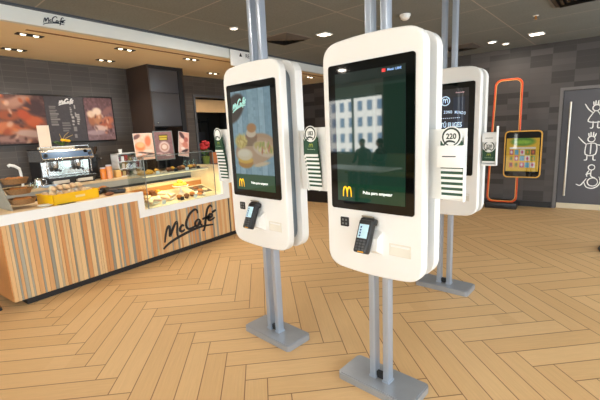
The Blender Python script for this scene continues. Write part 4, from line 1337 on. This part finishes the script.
# ------------------------------------------------------------------ far wall: play station and door
t = thing('play_station', 'orange tube frame with yellow edged tablet screen at far wall', 'play station', (-1.03, 7.86, 0))
ORANGE = mat('orange_red_tube', (226, 84, 28), .35, var=.05)
def loop(x0, x1, z0, z1, r, y):
    return [(x - (.07 * (z1 - z) / (z1 - z0) if x < 0 else 0), y, z) for x, z in rrect(x0, z0, x1, z1, r, 6)]
obj('frame_tube', MB().tube(loop(-.22, .20, .115, 2.32,   .10, .0), .0135, 10, True), ORANGE, t)
obj('frame_edging', MB().tube(loop(-.20, .18, .135, 2.30,   .09, -.011), .0055, 8, True), mat('light_orange', (250, 176, 96), .35), t)
obj('base_block', MB().box((-.30, -.12, 0), (.22, .16, .11), bev=.006), BLACKP, t)
tb = obj('tablet_frame', MB().prism(rrect(-.015, .595, .56, 1.42, .07), FRONT(0, 0, -.10), .05), mat('yellow_orange_frame', (222, 166, 66), .35), t)
obj('tablet_glass', MB().prism(rrect(.005, .615, .54, 1.40, .055), FRONT(0, 0, -.15), .004), BLACKG, tb)
obj('tablet_mount', MB().box((.10, -.10, .95), (.26, .0, 1.1)), BLACKP, t)
pg = Pic(44, 40, (236, 186, 40))
pg.ell(.5, .1, .36, .13, (90, 150, 40), 0, .2); pg.ell(.5, .12, .26, .06, (150, 196, 60), 0, .3); pg.rect(.1, .26, .9, .32, (246, 236, 216))
pal = [(206, 70, 110), (60, 120, 190), (240, 236, 226), (226, 160, 40), (120, 80, 60), (90, 170, 200), (230, 110, 60), (110, 150, 60)]
for r_ in range(3):
    for c_ in range(5):
        pg.rect(.1 + .165 * c_, .34 + .19 * r_, .1 + .165 * c_ + .13, .34 + .19 * r_ + .16, pal[(r_ * 3 + c_ * 5) % 8])
        pg.ell(.165 + .165 * c_, .42 + .19 * r_, .035, .05, pal[(r_ * 5 + c_ * 3 + 2) % 8], 0, .3)
pg.speck(5, 1)
picture('tablet_picture', pg, FRONT(.272, 1.0, -.1545), .50, .58, SCREEN, tb, .001)

# door with the pictograms
DY = YF + .03
d = MB().box((-.225, DY, .10), (.80, DY + .05, 2.06))
door = struct('door_1', d, mat('slate_grey_door', (76, 75, 80), .45, var=.04, scale=3), 'slate grey toilet door with white line figures')
fr = MB().box((-.285, YF - .012, 0), (-.235, YF + .1, 2.115)).box((.81, YF - .012, 0), (.87, YF + .1, 2.115)).box((-.235, YF - .012, 2.065), (.81, YF + .1, 2.115))
obj('door_frame', fr, mat('grey_door_frame', (104, 100, 98), .4), door)
obj('kick_plate', MB().box((-.225, DY - .012, .005), (.80, DY + .05, .10)), mat('cream_metal_plate', (214, 200, 172), .4, .2), door)
obj('door_gap_panel', MB().box((-.235, DY + .05, 0), (.81, DY + .06, 2.07)), BLACKP, door)
h = MB().tube([(-.12, DY - .06, .24), (-.12, DY - .06, 1.87)], .016, 12)
h.cyl((-.12, DY - .06, .4), (-.12, DY, .4), .01).cyl((-.12, DY - .06, 1.7), (-.12, DY, 1.7), .01)
obj('handle', h, mat('satin_handle', (214, 206, 190), .3, .5), door)
fg = MB(); FW = .018
def fig(strokes, ox, oz, k=1.0, w=FW):
    for s in strokes:
        fg.ribbon([(ox + a * k, oz + c * k) for a, c in s], w, FRONT(0, 0, DY - .0005), .003)
circ = lambda cx, cz, r: [(cx + r * math.cos(a), cz + r * math.sin(a)) for a in [2 * PI * q / 12 for q in range(13)]]
# girl: crown of hair, raised arm, triangular dress
fig([circ(.0, .46, .065), [(-.05, .52), (-.06, .60)], [(-.02, .53), (-.02, .62)], [(.02, .53), (.03, .62)], [(.05, .52), (.07, .60)],
     [(-.02, .40), (-.13, .17), (.13, .17), (.02, .40)], [(-.04, .17), (-.04, .03), (-.09, .02)], [(.05, .17), (.05, .03), (.1, .02)], [(-.05, .35), (-.14, .44), (-.21, .56)], [(.05, .34), (.13, .38), (.2, .42)]], .235, 1.40, .75)
# boy: raised arm, square trunks
fig([circ(.0, .47, .065), [(-.05, .53), (-.06, .61)], [(-.015, .54), (-.02, .63)], [(.03, .54), (.03, .63)], [(.055, .52), (.08, .6)],
     [(-.09, .36), (-.09, .12), (.09, .12), (.09, .36), (-.09, .36)], [(0, .36), (0, .12)], [(-.06, .12), (-.06, .0), (-.11, -.01)], [(.06, .12), (.06, 0), (.11, -.01)], [(-.09, .35), (-.16, .42), (-.25, .53)], [(.09, .35), (.17, .33), (.24, .38)]], .205, .88, .74)
# wheelchair user
fig([circ(.02, .40, .06), [(.02, .33), (.02, .2), (.1, .16)], [(.02, .27), (-.08, .23)], [(-.02, .33), (-.06, .25), (-.05, .18)],
     [(-.25, .0), (-.17, -.03), (-.11, .05), (-.06, .14)], [(-.1, .05), (-.05, -.06), (.06, -.09), (.16, -.03), (.2, .08), (.17, .19)], circ(.06, .06, .095)], .225, .45, .74)
obj('pictogram', fg, WCARD, door)

# dark bench by the far end of the bar
t = thing('bench', 'low dark bench far behind between left and nearest kiosk', 'bench', (-4.45, 7.2, 0))
obj('seat', MB().box((-.9, -.25, .30), (.9, .25, .38), bev=.02), mat('dark_brown_vinyl', (52, 38, 34), .5), t)
obj('base', MB().box((-.85, -.2, .0), (.85, .2, .30)), BLACKP, t)

t = thing('bar_stool', 'dark round stool base at the right edge of the floor', 'stool', (.66, 5.72, 0))
obj('base', MB().lathe([(0, 0), (.36, 0), (.36, .012), (.3, .022), (.05, .04), (0, .04)]), DBROWN, t)
obj('column', MB().cyl((0, 0, .03), (0, 0, .44), .035), BLACKP, t)
obj('seat', MB().lathe([(0, .44), (.25, .44), (.265, .46), (.255, .5), (0, .51)]), mat('dark_brown_vinyl', (52, 38, 34), .5), t)

# chair at the left edge, next to the counter end
t = thing('cafe_chair', 'bentwood chair leg at left edge beside the counter end', 'chair', (-4.58, .86, 0), .3)
CW = wood_mat('copper_brown_wood', (150, 84, 40), .7, (30, 30, 4), .35)
obj('seat', MB().lathe([(0, .43), (.19, .43), (.2, .445), (.19, .46), (0, .46)]), CW, t)
for a in (45, 135, 225, 315):
    ca, sa = math.cos(math.radians(a)), math.sin(math.radians(a))
    l = obj('leg', MB().tube([(ca * .14, sa * .14, .43), (ca * .17, sa * .17, .25), (ca * .215, sa * .215, .03)], .017, radii=[.02, .018, .014]), CW, t)
    obj('foot', MB().cyl((ca * .22, sa * .22, 0), (ca * .215, sa * .215, .035), .016), BLACKP, l)
obj('stretcher', MB().tube([(.165 * math.cos(2 * PI * k / 24), .165 * math.sin(2 * PI * k / 24), .22) for k in range(24)], .009, 8, True), CW, t)
obj('backrest', MB().tube([(-.17, .1, .44), (-.2, .12, .7), (-.17, .09, .86), (-.19, 0, .9), (-.17, -.09, .86), (-.2, -.12, .7), (-.17, -.1, .44)], .014), CW, t)

# ------------------------------------------------------------------ ceiling fittings
LAMP_C = emit_mat('neutral_lamp_face', (255, 240, 218), 16.0)
def downlight(x, y, label, s=.075, square=False, e=22.0, show=True):
    t = thing('ceiling_downlight', label, 'ceiling light', (x, y, HC), math.radians(-5), 'downlights in the grey ceiling')
    if square:
        obj('trim_ring', MB().box((-s, -s, -.012), (s, -s + .012, 0)).box((-s, s - .012, -.012), (s, s, 0)).box((-s, -s, -.012), (-s + .012, s, 0)).box((s - .012, -s, -.012), (s, s, 0)), WHITE, t)
        obj('diffuser', MB().box((-s + .012, -s + .012, -.009), (s - .012, s - .012, -.001)), LAMP_C, t)
    else:
        obj('trim_ring', MB().lathe([(s * .72, -.002), (s * .72, -.012), (s, -.008), (s, 0), (s * .72, -.001)]), WHITE, t)
        obj('diffuser', MB().lathe([(0, -.008), (s * .72, -.008), (s * .72, -.001), (0, -.001)]), LAMP_C, t)
    add_light('AREA', t, (0, 0, -.02), e, (255, 243, 228), shape='DISK', size=.16)
downlight(-3.52, 3.60, 'small round downlight near the fascia, left of the left kiosk posts', .055)
downlight(-2.89, 4.69, 'square downlight between the left and middle kiosk posts', .085, True)
downlight(-.60, 7.10, 'brightest square downlight near the far wall', .10, True, e=9.0)
downlight(-1.23, 7.20, 'small round downlight right of the far kiosk posts', .075, e=9.0)
downlight(-1.08, 7.55, 'smallest round downlight nearest the far wall', .06, e=9.0)
q = 0
for x, y in ((-2.6, 1.2), (-1.0, .4), (.8, 1.4), (1.2, 3.6), (1.6, 5.8), (-2.4, -1.2), (-.4, -2.2), (2.0, -1.4), (-5.6, -2.9), (-7.4, -1.6), (-5.0, -.6), (-3.6, -3.4)):
    downlight(x, y, 'square downlight out of view in the dining area ceiling', .085, True, 22.0)
t = thing('smoke_detector', 'white dome detector above the nearest kiosk', 'smoke detector', (-1.73, 4.62, HC))
obj('base', MB().cyl((0, 0, -.02), (0, 0, 0), .062), WHITE, t)
obj('dome', MB().lathe([(.055, -.02), (.05, -.045), (.028, -.062), (0, -.066)]), WHITE, t)
t = thing('sprinkler', 'tiny brass sprinkler in the ceiling at upper right', 'sprinkler', (-.52, 5.9, HC))
obj('rose', MB().lathe([(0, -.006), (.03, -.006), (.035, 0), (0, 0)]), WHITE, t)
obj('head', MB().cyl((0, 0, -.04), (0, 0, -.006), .012).cyl((0, 0, -.045), (0, 0, -.04), .022), mat('brass', (190, 130, 70), .3, .8), t)
def vent(x, y, label, s=.28, rz=-5):
    t = thing('ceiling_vent', label, 'vent', (x, y, HC), math.radians(rz), 'air vents in the ceiling')
    f = MB()
    for a, b_ in (((-s, -s), (s, -s + .02)), ((-s, s - .02), (s, s)), ((-s, -s), (-s + .02, s)), ((s - .02, -s), (s, s))):
        f.box((a[0], a[1], -.008), (b_[0], b_[1], 0))
    obj('frame', f, mat('vent_grey', (118, 112, 104), .6), t)
    for k in range(4):
        r0 = s - .03 - k * .055
        v = MB().loft([[(-r0, -r0, -.004), (r0, -r0, -.004), (r0, r0, -.004), (-r0, r0, -.004)], [(-r0 + .045, -r0 + .045, -.03), (r0 - .045, -r0 + .045, -.03), (r0 - .045, r0 - .045, -.03), (-r0 + .045, r0 - .045, -.03)]], caps=False)
        obj('louvre', v, mat('vent_dark_grey', (84, 78, 72), .6), t)
    obj('duct', MB().box((-s + .02, -s + .02, -.003), (s - .02, s - .02, -.001)), BLACKP, t)
vent(-3.42, 4.50, 'square air vent right of the left kiosk posts')
vent(-1.72, 7.25, 'square air vent behind the far kiosk posts')
vent(-.05, 5.35, 'square air vent at the top right corner', .3)

# ------------------------------------------------------------------ dining end (seen only as a reflection)
struct('trim_7', MB().box((-6.05, YS, 0), (-5.0, YS + .06, HC)), mat('deep_green_panel', (20, 92, 58), .5), 'green wall panel')
t = thing('booth_bench', 'ochre booth bench reflected in the nearest screen', 'bench', (-5.7, -4.45, 0))
obj('seat', MB().box((-1.1, -.25, .38), (1.1, .3, .46), bev=.03), mat('ochre_vinyl', (150, 130, 40), .5), t)
obj('backrest', MB().box((-1.1, -.4, .46), (1.1, -.28, .9), bev=.03), mat('ochre_vinyl', (150, 130, 40), .5), t)
obj('base', MB().box((-1.05, -.2, 0), (1.05, .2, .38)), BLACKP, t)
t = thing('dining_table', 'pale dining table reflected in the nearest screen', 'table', (-5.1, -2.75, 0))
obj('tabletop', MB().box((-.9, -.4, .72), (.9, .4, .75), bev=.01), mat('pale_tabletop', (206, 206, 196), .4), t)
obj('pedestal', MB().cyl((0, 0, .02), (0, 0, .72), .05), BLACKP, t)
obj('foot', MB().cyl((0, 0, 0), (0, 0, .025), .3), BLACKP, t)
def seated_person(name_label, loc, rz, top, legs, hair):
    t = thing('person', name_label, 'person', loc, rz, 'people reflected in the nearest screen')
    V = [(0, 0, .50), (0, .02, .66), (0, .03, .84), (0, .03, 1.00), (0, .01, 1.08), (0, -.02, 1.17), (0, -.03, 1.25)]
    Rr = [(.15, .12), (.135, .105), (.155, .11), (.15, .09), (.052, .055), (.075, .09), (.066, .08)]
    E = [(0, 1), (1, 2), (2, 3), (3, 4), (4, 5), (5, 6)]
    for sx in (-1, 1):
        b0 = len(V)
        V += [(sx * .18, .02, .98), (sx * .23, -.02, .76), (sx * .16, -.22, .70), (sx * .10, -.32, .72)]
        Rr += [(.06, .06), (.046, .046), (.036, .036), (.03, .022)]
        E += [(3, b0), (b0, b0 + 1), (b0 + 1, b0 + 2), (b0 + 2, b0 + 3)]
        b0 = len(V)
        V += [(sx * .10, -.06, .50), (sx * .12, -.44, .50), (sx * .12, -.46, .10), (sx * .12, -.56, .05)]
        Rr += [(.09, .085), (.062, .062), (.042, .042), (.036, .034)]
        E += [(0, b0), (b0, b0 + 1), (b0 + 1, b0 + 2), (b0 + 2, b0 + 3)]
    me = bpy.data.meshes.new('body'); me.from_pydata(V, E, [])
    o = bpy.data.objects.new('body', me); COL.objects.link(o); o.parent = t
    sk = o.modifiers.new('skin', 'SKIN')
    for i, rr in enumerate(Rr):
        me.skin_vertices[0].data[i].radius = rr
    me.skin_vertices[0].data[0].use_root = True
    o.modifiers.new('smooth', 'SUBSURF').levels = 2
    o.modifiers['smooth'].render_levels = 2
    me.materials.append(top)
    h = MB().ball((0, -.012, 1.225), (.082, .098, .092))
    obj('hair', h, hair, t)
    fc = MB().ball((0, -.045, 1.19), (.06, .07, .082)).ball((0, -.115, 1.185), (.010, .016, .018)).ball((-.066, -.02, 1.19), (.01, .018, .026)).ball((.066, -.02, 1.19), (.01, .018, .026))
    obj('face', fc, mat('skin_tone', (206, 152, 122), .6), t)
DARKC = mat('dark_navy_clothes', (34, 36, 44), .8); HAIR = mat('dark_hair', (34, 24, 20), .6)
seated_person('seated person in dark clothes, left of the pair reflected in the nearest screen', (-6.35, -4.42, 0), PI * .95, DARKC, DARKC, HAIR)
seated_person('seated person with dark hair, right of the pair reflected in the nearest screen', (-5.75, -4.40, 0), PI * 1.1, DARKC, DARKC, HAIR)
# building across the street
t = thing('apartment_building', 'pale building across the street seen in the screen reflection', 'building', (-14, -22, 0))
obj('facade', MB().box((-12, -4, -4), (14, 0, 9)), PLASTER, t)
for i in range(9):
    for j in range(5):
        obj('window', MB().box((-11.0 + 1.05 * i, -.02, -1.0 + 1.35 * j), (-10.5 + 1.05 * i, .03, -.2 + 1.35 * j)), mat('blue_grey_window', (92, 112, 136), .4), t)
tag(obj('street', MB().box((-40, -40, -4.2), (40, YS - .3, -4.0)), mat('asphalt', (150, 150, 150), .9)), 'grey street outside the windows', None, None, 'structure')

# ------------------------------------------------------------------ daylight and exposure
L = bpy.data.lights.new('facade_fill_sun', 'SUN'); L.energy = 55.0; L.angle = math.radians(2)  # sun lamp added and aimed to brighten only the facade across the street
o = bpy.data.objects.new('facade_fill_sun', L); COL.objects.link(o); o.location = (0, 0, 8)
o.rotation_euler = Vector((.25, -.75, -.6)).to_track_quat('-Z', 'Y').to_euler()
wd = bpy.data.worlds.new('daylight'); SC.world = wd
wd.use_nodes = True
bg = wd.node_tree.nodes['Background']
bg.inputs[0].default_value = (0.80, 0.91, 1.0, 1)
bg.inputs[1].default_value = 15.0
SC.view_settings.view_transform = 'Standard'
SC.view_settings.look = 'None'
SC.view_settings.gamma = 1.0
SC.view_settings.use_curve_mapping = False
SC.view_settings.exposure = -1.0
SC.cycles.max_bounces = 8
SC.cycles.diffuse_bounces = 4
SC.cycles.transparent_max_bounces = 12
SC.cycles.sample_clamp_indirect = 6.0
SC.cycles.caustics_reflective = False
SC.cycles.caustics_refractive = False
